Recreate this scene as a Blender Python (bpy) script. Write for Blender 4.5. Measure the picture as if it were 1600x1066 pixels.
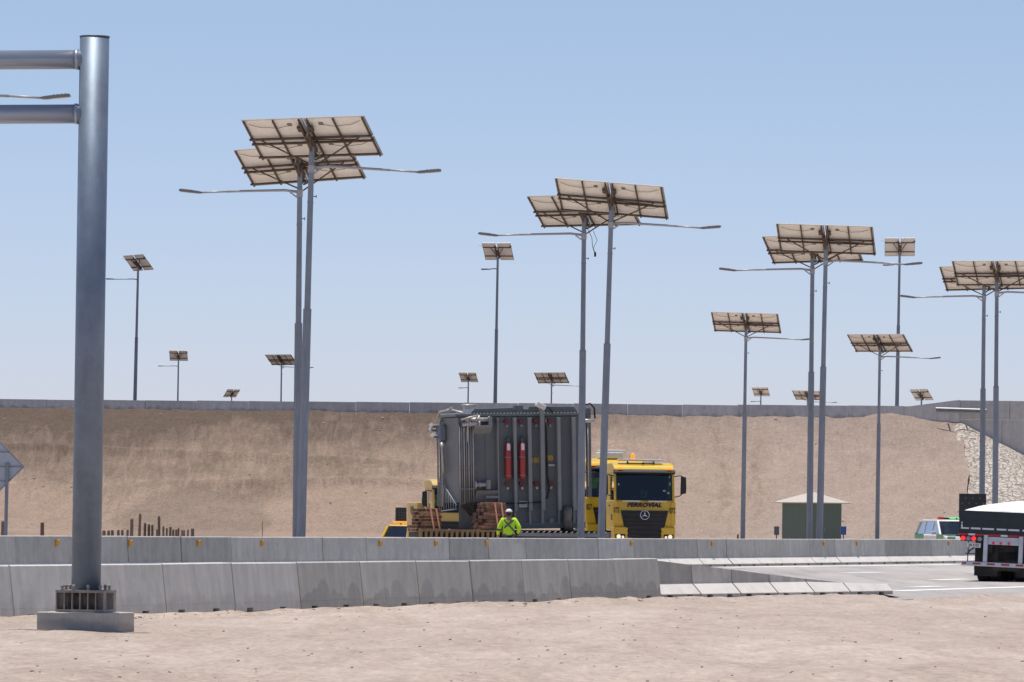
import bpy, bmesh, math, random
from math import sin, cos, pi, radians, sqrt, atan2
from mathutils import Vector, Matrix, noise as mnoise, Euler

for o in list(bpy.data.objects):
    bpy.data.objects.remove(o, do_unlink=True)
scene = bpy.context.scene
COL = scene.collection
RNG = random.Random(7)

# ------------------------------------------------------------------ camera, sky, sun, exposure
FPX, CAMH, ROLL = 8000.0, 1.63, 0.012
cam_d = bpy.data.cameras.new('camera')
cam = bpy.data.objects.new('camera', cam_d)
COL.objects.link(cam)
cam.location = (0, 0, CAMH)
cam.rotation_euler = (pi / 2, -ROLL, 0)
cam_d.sensor_width = 36
cam_d.lens = 36 * FPX / 1600
cam_d.shift_y = (803.8 - 533) / 1600
cam_d.clip_start = 1
cam_d.clip_end = 9000
scene.camera = cam

SUN_EL, SUN_AZ = radians(83), radians(-46)
world = bpy.data.worlds.new('World')
scene.world = world
world.use_nodes = True
wn = world.node_tree
wbg = wn.nodes['Background']
sky = wn.nodes.new('ShaderNodeTexSky')
sky.sky_type = 'NISHITA'
sky.sun_disc = False
sky.sun_elevation = SUN_EL
sky.sun_rotation = SUN_AZ
sky.altitude = 0
sky.air_density = 0.7
sky.dust_density = 0.3
sky.ozone_density = 3.0
tint = wn.nodes.new('ShaderNodeVectorMath')
tint.operation = 'MULTIPLY'
wtc = wn.nodes.new('ShaderNodeTexCoord')
wsx = wn.nodes.new('ShaderNodeSeparateXYZ')
wn.links.new(wtc.outputs['Generated'], wsx.inputs[0])
wmr = wn.nodes.new('ShaderNodeMapRange')
wmr.inputs[1].default_value, wmr.inputs[2].default_value = 0.015, 0.10
wn.links.new(wsx.outputs[2], wmr.inputs[0])
wmx = wn.nodes.new('ShaderNodeMix')
wmx.data_type = 'RGBA'
wmx.inputs[6].default_value = (1.17, 1.05, 1.22, 1)      # hazy lavender low down
wmx.inputs[7].default_value = (1.27, 1.15, 1.15, 1)      # clearer blue above
wn.links.new(wmr.outputs[0], wmx.inputs[0])
wn.links.new(wmx.outputs[2], tint.inputs[1])
wn.links.new(sky.outputs[0], tint.inputs[0])
wn.links.new(tint.outputs[0], wbg.inputs[0])
wbg.inputs[1].default_value = 0.088

sl = bpy.data.lights.new('sun', 'SUN')
sl.energy = 3.9
sl.angle = radians(0.5)
sl.color = (1, 0.955, 0.89)
so = bpy.data.objects.new('sun', sl)
COL.objects.link(so)
sdir = Vector((sin(SUN_AZ) * cos(SUN_EL), cos(SUN_AZ) * cos(SUN_EL), sin(SUN_EL)))
so.rotation_euler = sdir.to_track_quat('Z', 'Y').to_euler()
so.location = (0, 60, 60)
scene.view_settings.view_transform = 'Standard'
scene.view_settings.look = 'None'
scene.view_settings.exposure = 0.25
scene.view_settings.gamma = 1


# ------------------------------------------------------------------ photo measurement helpers
def P(px, py, Y):
    """world point at distance Y whose place in the photograph is (px, py)"""
    dx, dy = px - 800, 803.8 - py
    c, s = cos(ROLL), sin(ROLL)
    u, v = dx * c - dy * s, dy * c + dx * s
    return Vector((u * Y / FPX, Y, CAMH + v * Y / FPX))


def PG(px, py):
    """ground point (z = 0) seen at (px, py)"""
    dx, dy = px - 800, 803.8 - py
    c, s = cos(ROLL), sin(ROLL)
    u, v = dx * c - dy * s, dy * c + dx * s
    Y = -CAMH * FPX / v
    return Vector((u * Y / FPX, Y, 0))


def sstep(a, b, x):
    t = min(1, max(0, (x - a) / (b - a)))
    return t * t * (3 - 2 * t)


def gz(x, y):
    """the hollow beyond the road, where the pilot car and the rear tractor stand"""
    return -0.5 * sstep(1, -2, x) * sstep(203, 211, y) * (1 - sstep(330, 350, y))


def fbm(x, y, z=0.0, o=4):
    a, t = 1.0, 0.0
    for _ in range(o):
        t += a * mnoise.noise(Vector((x, y, z)))
        x, y, z, a = x * 2.03 + 3.1, y * 2.03 + 1.7, z * 2.03, a * 0.5
    return t


# ------------------------------------------------------------------ materials
MATS = {}


def mat(name, col, rough=0.7, metal=0.0, var=0.0, scale=3.0, bump=0.0, bscale=20.0, emit=None, estr=0.0,
        coat=0.0, stretch=None, rnd=0.0, dirt=None, dirt_amt=0.0):
    m = bpy.data.materials.new(name)
    m.use_nodes = True
    nt = m.node_tree
    b = nt.nodes['Principled BSDF']
    b.inputs['Roughness'].default_value = rough
    b.inputs['Metallic'].default_value = metal
    if coat:
        b.inputs['Coat Weight'].default_value = coat
    if emit:
        b.inputs['Emission Color'].default_value = (*emit, 1)
        b.inputs['Emission Strength'].default_value = estr
    tc = nt.nodes.new('ShaderNodeTexCoord')
    mp = nt.nodes.new('ShaderNodeMapping')
    nt.links.new(tc.outputs['Object'], mp.inputs[0])
    if stretch:
        mp.inputs['Scale'].default_value = stretch
    out = None
    if var or rnd:
        n = nt.nodes.new('ShaderNodeTexNoise')
        n.inputs['Scale'].default_value = scale
        n.inputs['Detail'].default_value = 6
        n.inputs['Roughness'].default_value = 0.65
        nt.links.new(mp.outputs[0], n.inputs['Vector'])
        mr = nt.nodes.new('ShaderNodeMapRange')
        mr.inputs[1].default_value, mr.inputs[2].default_value = 0.3, 0.7
        mr.inputs[3].default_value, mr.inputs[4].default_value = 1 - var, 1 + var
        nt.links.new(n.outputs[0], mr.inputs[0])
        fac = mr.outputs[0]
        if rnd:
            oi = nt.nodes.new('ShaderNodeObjectInfo')
            m2 = nt.nodes.new('ShaderNodeMapRange')
            m2.inputs[3].default_value, m2.inputs[4].default_value = 1 - rnd, 1 + rnd
            nt.links.new(oi.outputs['Random'], m2.inputs[0])
            mm = nt.nodes.new('ShaderNodeMath')
            mm.operation = 'MULTIPLY'
            nt.links.new(fac, mm.inputs[0])
            nt.links.new(m2.outputs[0], mm.inputs[1])
            fac = mm.outputs[0]
        vm = nt.nodes.new('ShaderNodeVectorMath')
        vm.operation = 'SCALE'
        vm.inputs[0].default_value = col
        nt.links.new(fac, vm.inputs['Scale'])
        out = vm.outputs[0]
    if dirt:
        n2 = nt.nodes.new('ShaderNodeTexNoise')
        n2.inputs['Scale'].default_value = 1.7
        n2.inputs['Detail'].default_value = 8
        n2.inputs['Roughness'].default_value = 0.7
        nt.links.new(tc.outputs['Object'], n2.inputs['Vector'])
        r2 = nt.nodes.new('ShaderNodeMapRange')
        r2.inputs[1].default_value, r2.inputs[2].default_value = 0.42, 0.68
        r2.inputs[3].default_value, r2.inputs[4].default_value = 0, dirt_amt
        nt.links.new(n2.outputs[0], r2.inputs[0])
        mx = nt.nodes.new('ShaderNodeMix')
        mx.data_type = 'RGBA'
        nt.links.new(r2.outputs[0], mx.inputs[0])
        if out:
            nt.links.new(out, mx.inputs[6])
        else:
            mx.inputs[6].default_value = (*col, 1)
        mx.inputs[7].default_value = (*dirt, 1)
        out = mx.outputs[2]
    if out:
        nt.links.new(out, b.inputs['Base Color'])
    else:
        b.inputs['Base Color'].default_value = (*col, 1)
    if bump:
        nb = nt.nodes.new('ShaderNodeTexNoise')
        nb.inputs['Scale'].default_value = bscale
        nb.inputs['Detail'].default_value = 8
        nb.inputs['Roughness'].default_value = 0.7
        nt.links.new(tc.outputs['Object'], nb.inputs['Vector'])
        bp = nt.nodes.new('ShaderNodeBump')
        bp.inputs['Strength'].default_value = 1
        bp.inputs['Distance'].default_value = bump
        nt.links.new(nb.outputs[0], bp.inputs['Height'])
        nt.links.new(bp.outputs[0], b.inputs['Normal'])
    MATS[name] = m
    return m


def glass_mat(name, tint, refl=0.12):
    m = bpy.data.materials.new(name)
    m.use_nodes = True
    nt = m.node_tree
    nt.nodes.remove(nt.nodes['Principled BSDF'])
    out = nt.nodes['Material Output']
    t = nt.nodes.new('ShaderNodeBsdfTransparent')
    t.inputs[0].default_value = (*tint, 1)
    g = nt.nodes.new('ShaderNodeBsdfGlossy')
    g.inputs['Roughness'].default_value = 0.03
    lw = nt.nodes.new('ShaderNodeFresnel')
    lw.inputs[0].default_value = 1.5
    ad = nt.nodes.new('ShaderNodeMath')
    ad.operation = 'ADD'
    ad.inputs[1].default_value = refl * 0.5
    nt.links.new(lw.outputs[0], ad.inputs[0])
    mx = nt.nodes.new('ShaderNodeMixShader')
    nt.links.new(ad.outputs[0], mx.inputs[0])
    nt.links.new(t.outputs[0], mx.inputs[1])
    nt.links.new(g.outputs[0], mx.inputs[2])
    nt.links.new(mx.outputs[0], out.inputs[0])
    MATS[name] = m
    return m


class NT:
    """small helper to write node trees"""
    def __init__(s, name):
        s.m = bpy.data.materials.new(name)
        s.m.use_nodes = True
        s.t = s.m.node_tree
        s.b = s.t.nodes['Principled BSDF']
        s.tc = s.t.nodes.new('ShaderNodeTexCoord')
        MATS[name] = s.m

    def link(s, a, b):
        s.t.links.new(a, b)

    def noise(s, scale, stretch=(1, 1, 1), detail=6, rough=0.65, rot=(0, 0, 0), dist=0.0):
        mp = s.t.nodes.new('ShaderNodeMapping')
        mp.inputs['Scale'].default_value = stretch
        mp.inputs['Rotation'].default_value = rot
        s.link(s.tc.outputs['Object'], mp.inputs[0])
        n = s.t.nodes.new('ShaderNodeTexNoise')
        n.inputs['Scale'].default_value = scale
        n.inputs['Detail'].default_value = detail
        n.inputs['Roughness'].default_value = rough
        n.inputs['Distortion'].default_value = dist
        s.link(mp.outputs[0], n.inputs['Vector'])
        return n.outputs[0]

    def rng(s, v, a, b, c, d):
        r = s.t.nodes.new('ShaderNodeMapRange')
        for i, x in enumerate((a, b, c, d)):
            r.inputs[i + 1].default_value = x
        s.link(v, r.inputs[0])
        return r.outputs[0]

    def math(s, op, a, b):
        n = s.t.nodes.new('ShaderNodeMath')
        n.operation = op
        for i, v in enumerate((a, b)):
            if isinstance(v, (int, float)):
                n.inputs[i].default_value = v
            else:
                s.link(v, n.inputs[i])
        return n.outputs[0]

    def mix(s, f, a, b):
        n = s.t.nodes.new('ShaderNodeMix')
        n.data_type = 'RGBA'
        for i, v in ((0, f), (6, a), (7, b)):
            if isinstance(v, (int, float)):
                n.inputs[i].default_value = v
            elif isinstance(v, tuple):
                n.inputs[i].default_value = (*v, 1)
            else:
                s.link(v, n.inputs[i])
        return n.outputs[2]

    def scale(s, c, f):
        n = s.t.nodes.new('ShaderNodeVectorMath')
        n.operation = 'SCALE'
        s.link(c, n.inputs[0])
        s.link(f, n.inputs['Scale'])
        return n.outputs[0]

    def xyz(s):
        n = s.t.nodes.new('ShaderNodeSeparateXYZ')
        s.link(s.tc.outputs['Object'], n.inputs[0])
        return n.outputs

    def done(s, col, rough=0.9, h=None, dist=0.05):
        s.link(col, s.b.inputs['Base Color'])
        s.b.inputs['Roughness'].default_value = rough
        s.b.inputs['Specular IOR Level'].default_value = 0.25
        if h is not None:
            bp = s.t.nodes.new('ShaderNodeBump')
            bp.inputs['Strength'].default_value = 1
            bp.inputs['Distance'].default_value = dist
            s.link(h, bp.inputs['Height'])
            s.link(bp.outputs[0], s.b.inputs['Normal'])
        return s.m


# dusty ground of the verge: tracks along the road, patches, grit
n = NT('dirt')
tr = n.noise(1.0, (0.9, 0.14, 1), 7, 0.6, (0, 0, radians(-70)))
big = n.noise(0.09, (1, 0.5, 1), 5, 0.6)
grit = n.noise(9, (1, 0.35, 1), 6, 0.8)
spk = n.noise(15, (1, 0.4, 1), 3, 0.6)
c = n.mix(n.rng(big, 0.38, 0.62, 0, 1), (0.425, 0.345, 0.285), (0.52, 0.432, 0.368))
c = n.mix(n.rng(tr, 0.42, 0.62, 0, 0.62), c, (0.385, 0.305, 0.25))
mid = n.noise(2.4, (1, 0.22, 1), 6, 0.7)
c = n.scale(c, n.rng(mid, 0.3, 0.7, 0.84, 1.14))
c = n.scale(c, n.rng(grit, 0.3, 0.7, 0.70, 1.26))
c = n.mix(n.rng(spk, 0.62, 0.70, 0, 0.5), c, (0.19, 0.15, 0.12))
c = n.mix(n.rng(spk, 0.33, 0.27, 0, 0.4), c, (0.62, 0.54, 0.47))
n.done(c, 0.95, n.math('ADD', grit, n.math('MULTIPLY', tr, 0.8)), 0.03)

# embankment fill: gravelly dark crest, paler sand run-off below
n = NT('embankment_earth')
X, Yc, Z = n.xyz()
big = n.noise(0.1, (1, 1, 1.2), 6, 0.62)
run = n.noise(1.5, (1.0, 0.16, 0.22), 8, 0.7, (0, radians(20), 0), 0.8)
grit = n.noise(5.0, (1, 1, 1), 9, 0.85)
spk = n.noise(6.5, (1, 1, 1), 3, 0.5)
zz = n.rng(Z, 1.0, 9.0, 0, 1)
xx = n.rng(X, -30, 18, 0.34, -0.2)
f = n.math('ADD', n.math('ADD', zz, n.math('MULTIPLY', n.math('SUBTRACT', run, 0.5), 1.0)),
           n.math('ADD', xx, n.math('MULTIPLY', n.math('SUBTRACT', big, 0.5), 1.2)))
f = n.rng(f, 0.40, 1.08, 0, 1)
c = n.mix(f, (0.58, 0.425, 0.318), (0.22, 0.16, 0.12))
lob = n.math('SUBTRACT', 1.0, n.math('ADD', n.math('POWER', n.math('ABSOLUTE', n.math('MULTIPLY', n.math('ADD', X, 22.5), 0.17), 0), 2.0), n.math('POWER', n.math('ABSOLUTE', n.math('MULTIPLY', n.math('SUBTRACT', Z, 0.6), 0.33), 0), 2.0)))
lob = n.math('ADD', lob, n.math('MULTIPLY', n.math('SUBTRACT', n.noise(0.5, (1, 1, 1), 5), 0.5), 1.3))
c = n.mix(n.rng(lob, 0.1, 0.3, 0, 0.55), c, (0.37, 0.28, 0.22))
c = n.mix(n.rng(X, 2, 20, 0, 0.5), c, (0.68, 0.54, 0.455))
c = n.scale(c, n.rng(grit, 0.28, 0.72, 0.60, 1.36))
c = n.scale(c, n.rng(n.noise(0.8, (1, 1, 1.5), 6, 0.7), 0.3, 0.7, 0.90, 1.10))
c = n.mix(n.rng(spk, 0.68, 0.76, 0, 0.6), c, (0.13, 0.1, 0.085))
c = n.mix(n.rng(spk, 0.32, 0.25, 0, 0.5), c, (0.55, 0.47, 0.4))
n.done(c, 0.95, n.math('ADD', n.math('MULTIPLY', grit, 1.4), run), 0.22)

# stone pitching
n = NT('stone_pitching')
mp = n.t.nodes.new('ShaderNodeMapping')
mp.inputs['Scale'].default_value = (2.2, 1.5, 5.2)
dn = n.t.nodes.new('ShaderNodeTexNoise')
dn.inputs['Scale'].default_value = 0.9
dn.inputs['Detail'].default_value = 4
n.link(n.tc.outputs['Object'], dn.inputs['Vector'])
da = n.t.nodes.new('ShaderNodeVectorMath')
da.operation = 'MULTIPLY_ADD'
da.inputs[1].default_value = (0.9, 0.9, 0.9)
n.link(dn.outputs['Color'], da.inputs[0])
n.link(n.tc.outputs['Object'], da.inputs[2])
n.link(da.outputs[0], mp.inputs[0])
v = n.t.nodes.new('ShaderNodeTexVoronoi')
v.feature = 'DISTANCE_TO_EDGE'
v.inputs['Scale'].default_value = 1.0
n.link(mp.outputs[0], v.inputs['Vector'])
v2 = n.t.nodes.new('ShaderNodeTexVoronoi')
v2.inputs['Scale'].default_value = 1.0
n.link(mp.outputs[0], v2.inputs['Vector'])
sx = n.t.nodes.new('ShaderNodeSeparateXYZ')
n.link(v2.outputs['Color'], sx.inputs[0])
gap = n.rng(v.outputs['Distance'], 0.0, 0.10, 0, 1)
st = n.mix(n.rng(sx.outputs[0], 0, 1, 0, 1), (0.46, 0.40, 0.34), (0.56, 0.50, 0.43))
gap = n.math('MAXIMUM', gap, n.rng(n.noise(1.6), 0.42, 0.6, 0, 0.85))
c = n.mix(gap, (0.36, 0.30, 0.25), st)
c = n.scale(c, n.rng(n.noise(4, (1, 1, 1), 6, 0.7), 0.3, 0.7, 0.85, 1.12))
n.done(c, 0.9, n.math('ADD', gap, n.math('MULTIPLY', n.noise(5), 0.5)), 0.12)

# worn pale asphalt, dust in the wheel tracks
n = NT('asphalt')
wear = n.noise(0.5, (1, 0.1, 1), 6, 0.6, (0, 0, radians(-20)))
fine = n.noise(30, (1, 0.4, 1), 3, 0.6)
c = n.mix(n.rng(wear, 0.35, 0.66, 0, 1), (0.34, 0.318, 0.305), (0.46, 0.418, 0.385))
skid = n.noise(1.6, (1, 0.04, 1), 5, 0.6, (0, 0, radians(-20)))
c = n.mix(n.rng(skid, 0.52, 0.68, 0, 0.5), c, (0.22, 0.205, 0.2))
c = n.scale(c, n.rng(fine, 0.3, 0.7, 0.80, 1.16))
n.done(c, 0.85, fine, 0.01)


def concrete(name, a, b, stain, amt, rnd, zt=0.45, toe=None):
    n = NT(name)
    X, Yc, Z = n.xyz()
    mott = n.noise(2.2, (1, 1, 1), 8, 0.65)
    strk = n.noise(5, (1, 1, 0.1), 6, 0.7)
    oi = n.t.nodes.new('ShaderNodeObjectInfo')
    off = n.t.nodes.new('ShaderNodeVectorMath')
    off.operation = 'ADD'
    cx = n.t.nodes.new('ShaderNodeCombineXYZ')
    n.link(n.math('MULTIPLY', oi.outputs['Random'], 40), cx.inputs[0])
    n.link(n.tc.outputs['Object'], off.inputs[0])
    n.link(cx.outputs[0], off.inputs[1])
    for nd in [q for q in n.t.nodes if q.type == 'MAPPING']:
        n.link(off.outputs[0], nd.inputs[0])
    blob = n.noise(1.9, (1, 1, 0.9), 3, 0.5)
    for nd in [q for q in n.t.nodes if q.type == 'MAPPING'][-1:]:
        n.link(off.outputs[0], nd.inputs[0])
    c = n.mix(n.rng(mott, 0.3, 0.7, 0, 1), a, b)
    c = n.scale(c, n.rng(strk, 0.3, 0.7, 0.86, 1.1))
    low = n.rng(Z, 0.05, zt, 1.0, 0.0)
    if name == 'concrete_damp':
        # water wicked up from the ground in rounded tide marks, two sizes overlapping
        heights = []
        for w_, hh in ((0.62, 0.44), (0.40, 0.30)):
            wob = n.math('ADD', n.math('MULTIPLY', X, 1 / w_), n.math('ADD', n.math('MULTIPLY', oi.outputs['Random'], 61.0), n.math('MULTIPLY', n.noise(1.1, (1, 0, 0), 1), 0.5)))
            fr_ = n.math('FRACT', wob, 0)
            q = n.math('SUBTRACT', n.math('MULTIPLY', fr_, 2.0), 1.0)
            dome = n.math('POWER', n.math('SUBTRACT', 1.0, n.math('MULTIPLY', q, q)), 0.42)
            wt_ = n.t.nodes.new('ShaderNodeTexWhiteNoise')
            wt_.noise_dimensions = '1D'
            n.link(n.math('FLOOR', wob, 0), wt_.inputs['W'])
            heights.append(n.math('MULTIPLY', dome, n.math('MULTIPLY', wt_.outputs['Value'], hh)))
        top_ = n.math('ADD', n.math('MAXIMUM', heights[0], heights[1]), n.math('MULTIPLY', n.math('SUBTRACT', n.noise(7), 0.5), 0.05))
        sf = n.rng(n.math('SUBTRACT', top_, Z), -0.10, -0.06, 0, amt)
        sf = n.math('MULTIPLY', sf, n.rng(n.noise(3), 0.3, 0.65, 0.45, 1))
    else:
        sf = n.rng(n.math('ADD', n.math('MULTIPLY', low, 0.42), n.math('SUBTRACT', blob, 0.5)), 0.12, 0.30, 0, amt)
    c = n.mix(sf, c, stain)
    c = n.scale(c, n.rng(oi.outputs['Random'], 0, 1, 1 - rnd, 1 + rnd))
    if toe:  # up-facing slopes painted paler: sunlit brightness put into the colour
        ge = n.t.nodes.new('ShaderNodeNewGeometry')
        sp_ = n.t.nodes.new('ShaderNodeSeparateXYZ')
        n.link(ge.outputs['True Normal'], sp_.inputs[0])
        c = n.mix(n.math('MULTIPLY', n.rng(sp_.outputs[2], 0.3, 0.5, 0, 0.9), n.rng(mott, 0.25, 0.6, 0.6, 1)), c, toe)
    return n.done(c, 0.85, n.math('ADD', n.noise(30), mott), 0.008)


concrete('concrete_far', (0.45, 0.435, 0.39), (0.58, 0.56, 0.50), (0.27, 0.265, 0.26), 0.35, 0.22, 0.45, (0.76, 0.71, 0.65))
concrete('concrete_near', (0.63, 0.62, 0.56), (0.75, 0.73, 0.66), (0.33, 0.32, 0.31), 0.3, 0.06)
concrete('concrete_damp', (0.49, 0.48, 0.42), (0.60, 0.585, 0.515), (0.31, 0.31, 0.29), 0.65, 0.06)
concrete('concrete_parapet', (0.48, 0.475, 0.46), (0.58, 0.57, 0.55), (0.27, 0.25, 0.23), 0.55, 0.13, 0.5)
concrete('concrete_wall', (0.48, 0.47, 0.44), (0.58, 0.56, 0.53), (0.36, 0.35, 0.33), 0.4, 0.03, 2.0)
concrete('concrete_plinth', (0.46, 0.43, 0.375), (0.60, 0.55, 0.48), (0.25, 0.24, 0.225), 0.5, 0.03, 0.2)

mat('galvanised', (0.24, 0.268, 0.305), 0.5, 0.45, 0.16, 2.2, stretch=(3, 3, 0.6), rnd=0.06)
mat('galvanised_gantry', (0.20, 0.25, 0.325), 0.52, 0.5, 0.14, 3.0, stretch=(2, 2, 0.5), dirt=(0.12, 0.15, 0.19), dirt_amt=0.6)
mat('gantry_rust', (0.30, 0.27, 0.24), 0.7, 0.3, 0.25, 9)
mat('panel_back', (0.90, 0.87, 0.80), 0.6, 0, 0.05, 2.0, dirt=(0.42, 0.30, 0.19), dirt_amt=0.22)
mat('panel_front', (0.01, 0.015, 0.035), 0.12)
mat('panel_alloy', (0.42, 0.41, 0.40), 0.5, 0.3, 0.1, 4)
mat('rack_steel', (0.12, 0.09, 0.07), 0.65, 0.35, 0.3, 5)
mat('arm_alloy_lit', (0.42, 0.42, 0.42), 0.5, 0.3, 0.1, 4)  # arms lightened all over: white sunlit tops put into the colour
mat('beam_zinc_lit', (0.40, 0.44, 0.50), 0.4, 0.55, 0.1, 3, stretch=(0.3, 3, 3))  # lighter than the column: sun highlight put into the colour
mat('lamp_grey', (0.22, 0.215, 0.21), 0.5, 0.3, 0.1, 6)
mat('lamp_glass', (0.5, 0.52, 0.55), 0.2)
mat('black_plastic', (0.012, 0.013, 0.015), 0.45, 0, 0.2, 8)
mat('rubber', (0.022, 0.021, 0.02), 0.85, 0, 0.25, 12, dirt=(0.2, 0.16, 0.13), dirt_amt=0.35)
mat('tyre_dusty', (0.16, 0.14, 0.12), 0.9, 0, 0.3, 8, dirt=(0.36, 0.31, 0.26), dirt_amt=0.6)
mat('cable_black', (0.012, 0.012, 0.012), 0.6)
mat('yellow_paint', (0.74, 0.475, 0.014), 0.35, 0, 0.06, 2.5, coat=0.4, dirt=(0.42, 0.29, 0.12), dirt_amt=0.18)
mat('yellow_pale', (0.62, 0.43, 0.12), 0.5, 0, 0.08, 3, dirt=(0.45, 0.33, 0.2), dirt_amt=0.4)
mat('white_paint', (0.74, 0.73, 0.70), 0.4, 0, 0.06, 4, dirt=(0.45, 0.38, 0.31), dirt_amt=0.25)
mat('green_paint', (0.10, 0.33, 0.13), 0.35, 0, 0.06, 4, coat=0.4)
mat('chrome', (0.6, 0.65, 0.7), 0.18, 1.0, 0.05, 5)
mat('headlight_lit', (0.9, 0.85, 0.7), 0.2, emit=(1, 0.82, 0.55), estr=0.6)
mat('amber_lamp', (0.75, 0.22, 0.01), 0.25, emit=(1, 0.32, 0.02), estr=0.8)
mat('red_lamp', (0.55, 0.01, 0.015), 0.25, emit=(1, 0.03, 0.04), estr=0.85)
mat('red_lamp_dull', (0.45, 0.015, 0.03), 0.3, emit=(1, 0.03, 0.06), estr=0.15)
mat('green_lamp', (0.1, 0.6, 0.2), 0.25, emit=(0.3, 1, 0.4), estr=0.5)
mat('clear_lamp', (0.25, 0.27, 0.3), 0.2)
mat('tank_grey', (0.125, 0.14, 0.145), 0.5, 0.0, 0.12, 1.2, dirt=(0.22, 0.2, 0.18), dirt_amt=0.25)
mat('tank_rib', (0.24, 0.255, 0.255), 0.5, 0.0, 0.1, 1.5, dirt=(0.25, 0.22, 0.2), dirt_amt=0.2)
mat('pipe_light', (0.46, 0.45, 0.42), 0.45, 0.3, 0.12, 4)
mat('pipe_mid', (0.25, 0.26, 0.27), 0.5, 0.2, 0.12, 4)
mat('bottle_red', (0.36, 0.018, 0.03), 0.35, 0, 0.08, 3, coat=0.3)
mat('valve_green', (0.04, 0.12, 0.11), 0.5)
mat('cap_red', (0.18, 0.02, 0.02), 0.5)
mat('paper_white', (0.72, 0.71, 0.74), 0.7, 0, 0.04, 20)
mat('mark_yellow', (0.62, 0.36, 0.02), 0.6)
mat('timber_brown', (0.21, 0.115, 0.07), 0.8, 0, 0.45, 3, rnd=0.5, bump=0.01, bscale=25)
mat('strap_orange', (0.85, 0.40, 0.24), 0.7, 0, 0.1, 10)
mat('deck_steel', (0.27, 0.19, 0.10), 0.7, 0.1, 0.25, 4)
mat('chassis_dark', (0.03, 0.03, 0.03), 0.7, 0.1, 0.3, 5, dirt=(0.16, 0.13, 0.1), dirt_amt=0.3)
mat('hivis', (0.48, 0.80, 0.02), 0.75, 0, 0.06, 8, emit=(0.5, 0.9, 0.02), estr=0.0)
mat('hivis_dark', (0.06, 0.09, 0.10), 0.6)
mat('navy_cloth', (0.02, 0.025, 0.04), 0.85, 0, 0.15, 10)
mat('skin', (0.36, 0.19, 0.125), 0.55, 0, 0.06, 12)
mat('hair_dark', (0.02, 0.015, 0.012), 0.7)
mat('cap_white', (0.70, 0.71, 0.73), 0.75, 0, 0.03, 10)
mat('hut_green', (0.11, 0.15, 0.118), 0.75, 0, 0.1, 2, stretch=(8, 8, 0.4))
mat('hut_roof', (0.50, 0.45, 0.39), 0.8, 0, 0.07, 3)
mat('sign_back', (0.42, 0.46, 0.52), 0.5, 0.5, 0.1, 3)
mat('wood_grey', (0.17, 0.125, 0.09), 0.9, 0, 0.3, 6, rnd=0.25, bump=0.01, bscale=30)
mat('reflector_orange', (0.62, 0.30, 0.02), 0.5, 0, 0.15, 30)
mat('box_bluegrey', (0.10, 0.125, 0.20), 0.5, 0, 0.1, 5)
mat('blue_paint', (0.03, 0.09, 0.28), 0.5, 0, 0.1, 5)
mat('grey_paint', (0.10, 0.10, 0.12), 0.6, 0, 0.1, 5)
mat('salt_white', (0.84, 0.82, 0.80), 0.9, 0, 0.05, 3, bump=0.03, bscale=9)
mat('body_navy', (0.008, 0.014, 0.022), 0.42, 0, 0.3, 3, dirt=(0.03, 0.05, 0.07), dirt_amt=0.3)
mat('reflect_white', (0.66, 0.66, 0.68), 0.5, 0, 0.05, 10)
mat('reflect_red', (0.40, 0.02, 0.03), 0.5, 0, 0.08, 10)
mat('paint_grey_white', (0.52, 0.56, 0.62), 0.5, 0.1, 0.1, 3, dirt=(0.35, 0.31, 0.28), dirt_amt=0.35)
mat('road_paint', (0.84, 0.82, 0.79), 0.8, 0, 0.16, 2.5, stretch=(1, 0.3, 1), dirt=(0.52, 0.48, 0.44), dirt_amt=0.4)
mat('stone_pebble', (0.44, 0.36, 0.30), 0.9, 0, 0.4, 8)
mat('sticker_teal', (0.25, 0.42, 0.46), 0.6)
mat('letter_black', (0.012, 0.012, 0.012), 0.5)
mat('board_black', (0.02, 0.027, 0.032), 0.6, 0, 0.2, 6)
mat('board_dot', (0.09, 0.1, 0.09), 0.5)
mat('rail_steel', (0.30, 0.31, 0.32), 0.5, 0.4, 0.1, 2)
glass_mat('glass_tint', (0.16, 0.30, 0.36), 0.07)
glass_mat('glass_side', (0.42, 0.55, 0.55), 0.05)
glass_mat('glass_car', (0.16, 0.25, 0.28), 0.3)


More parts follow.
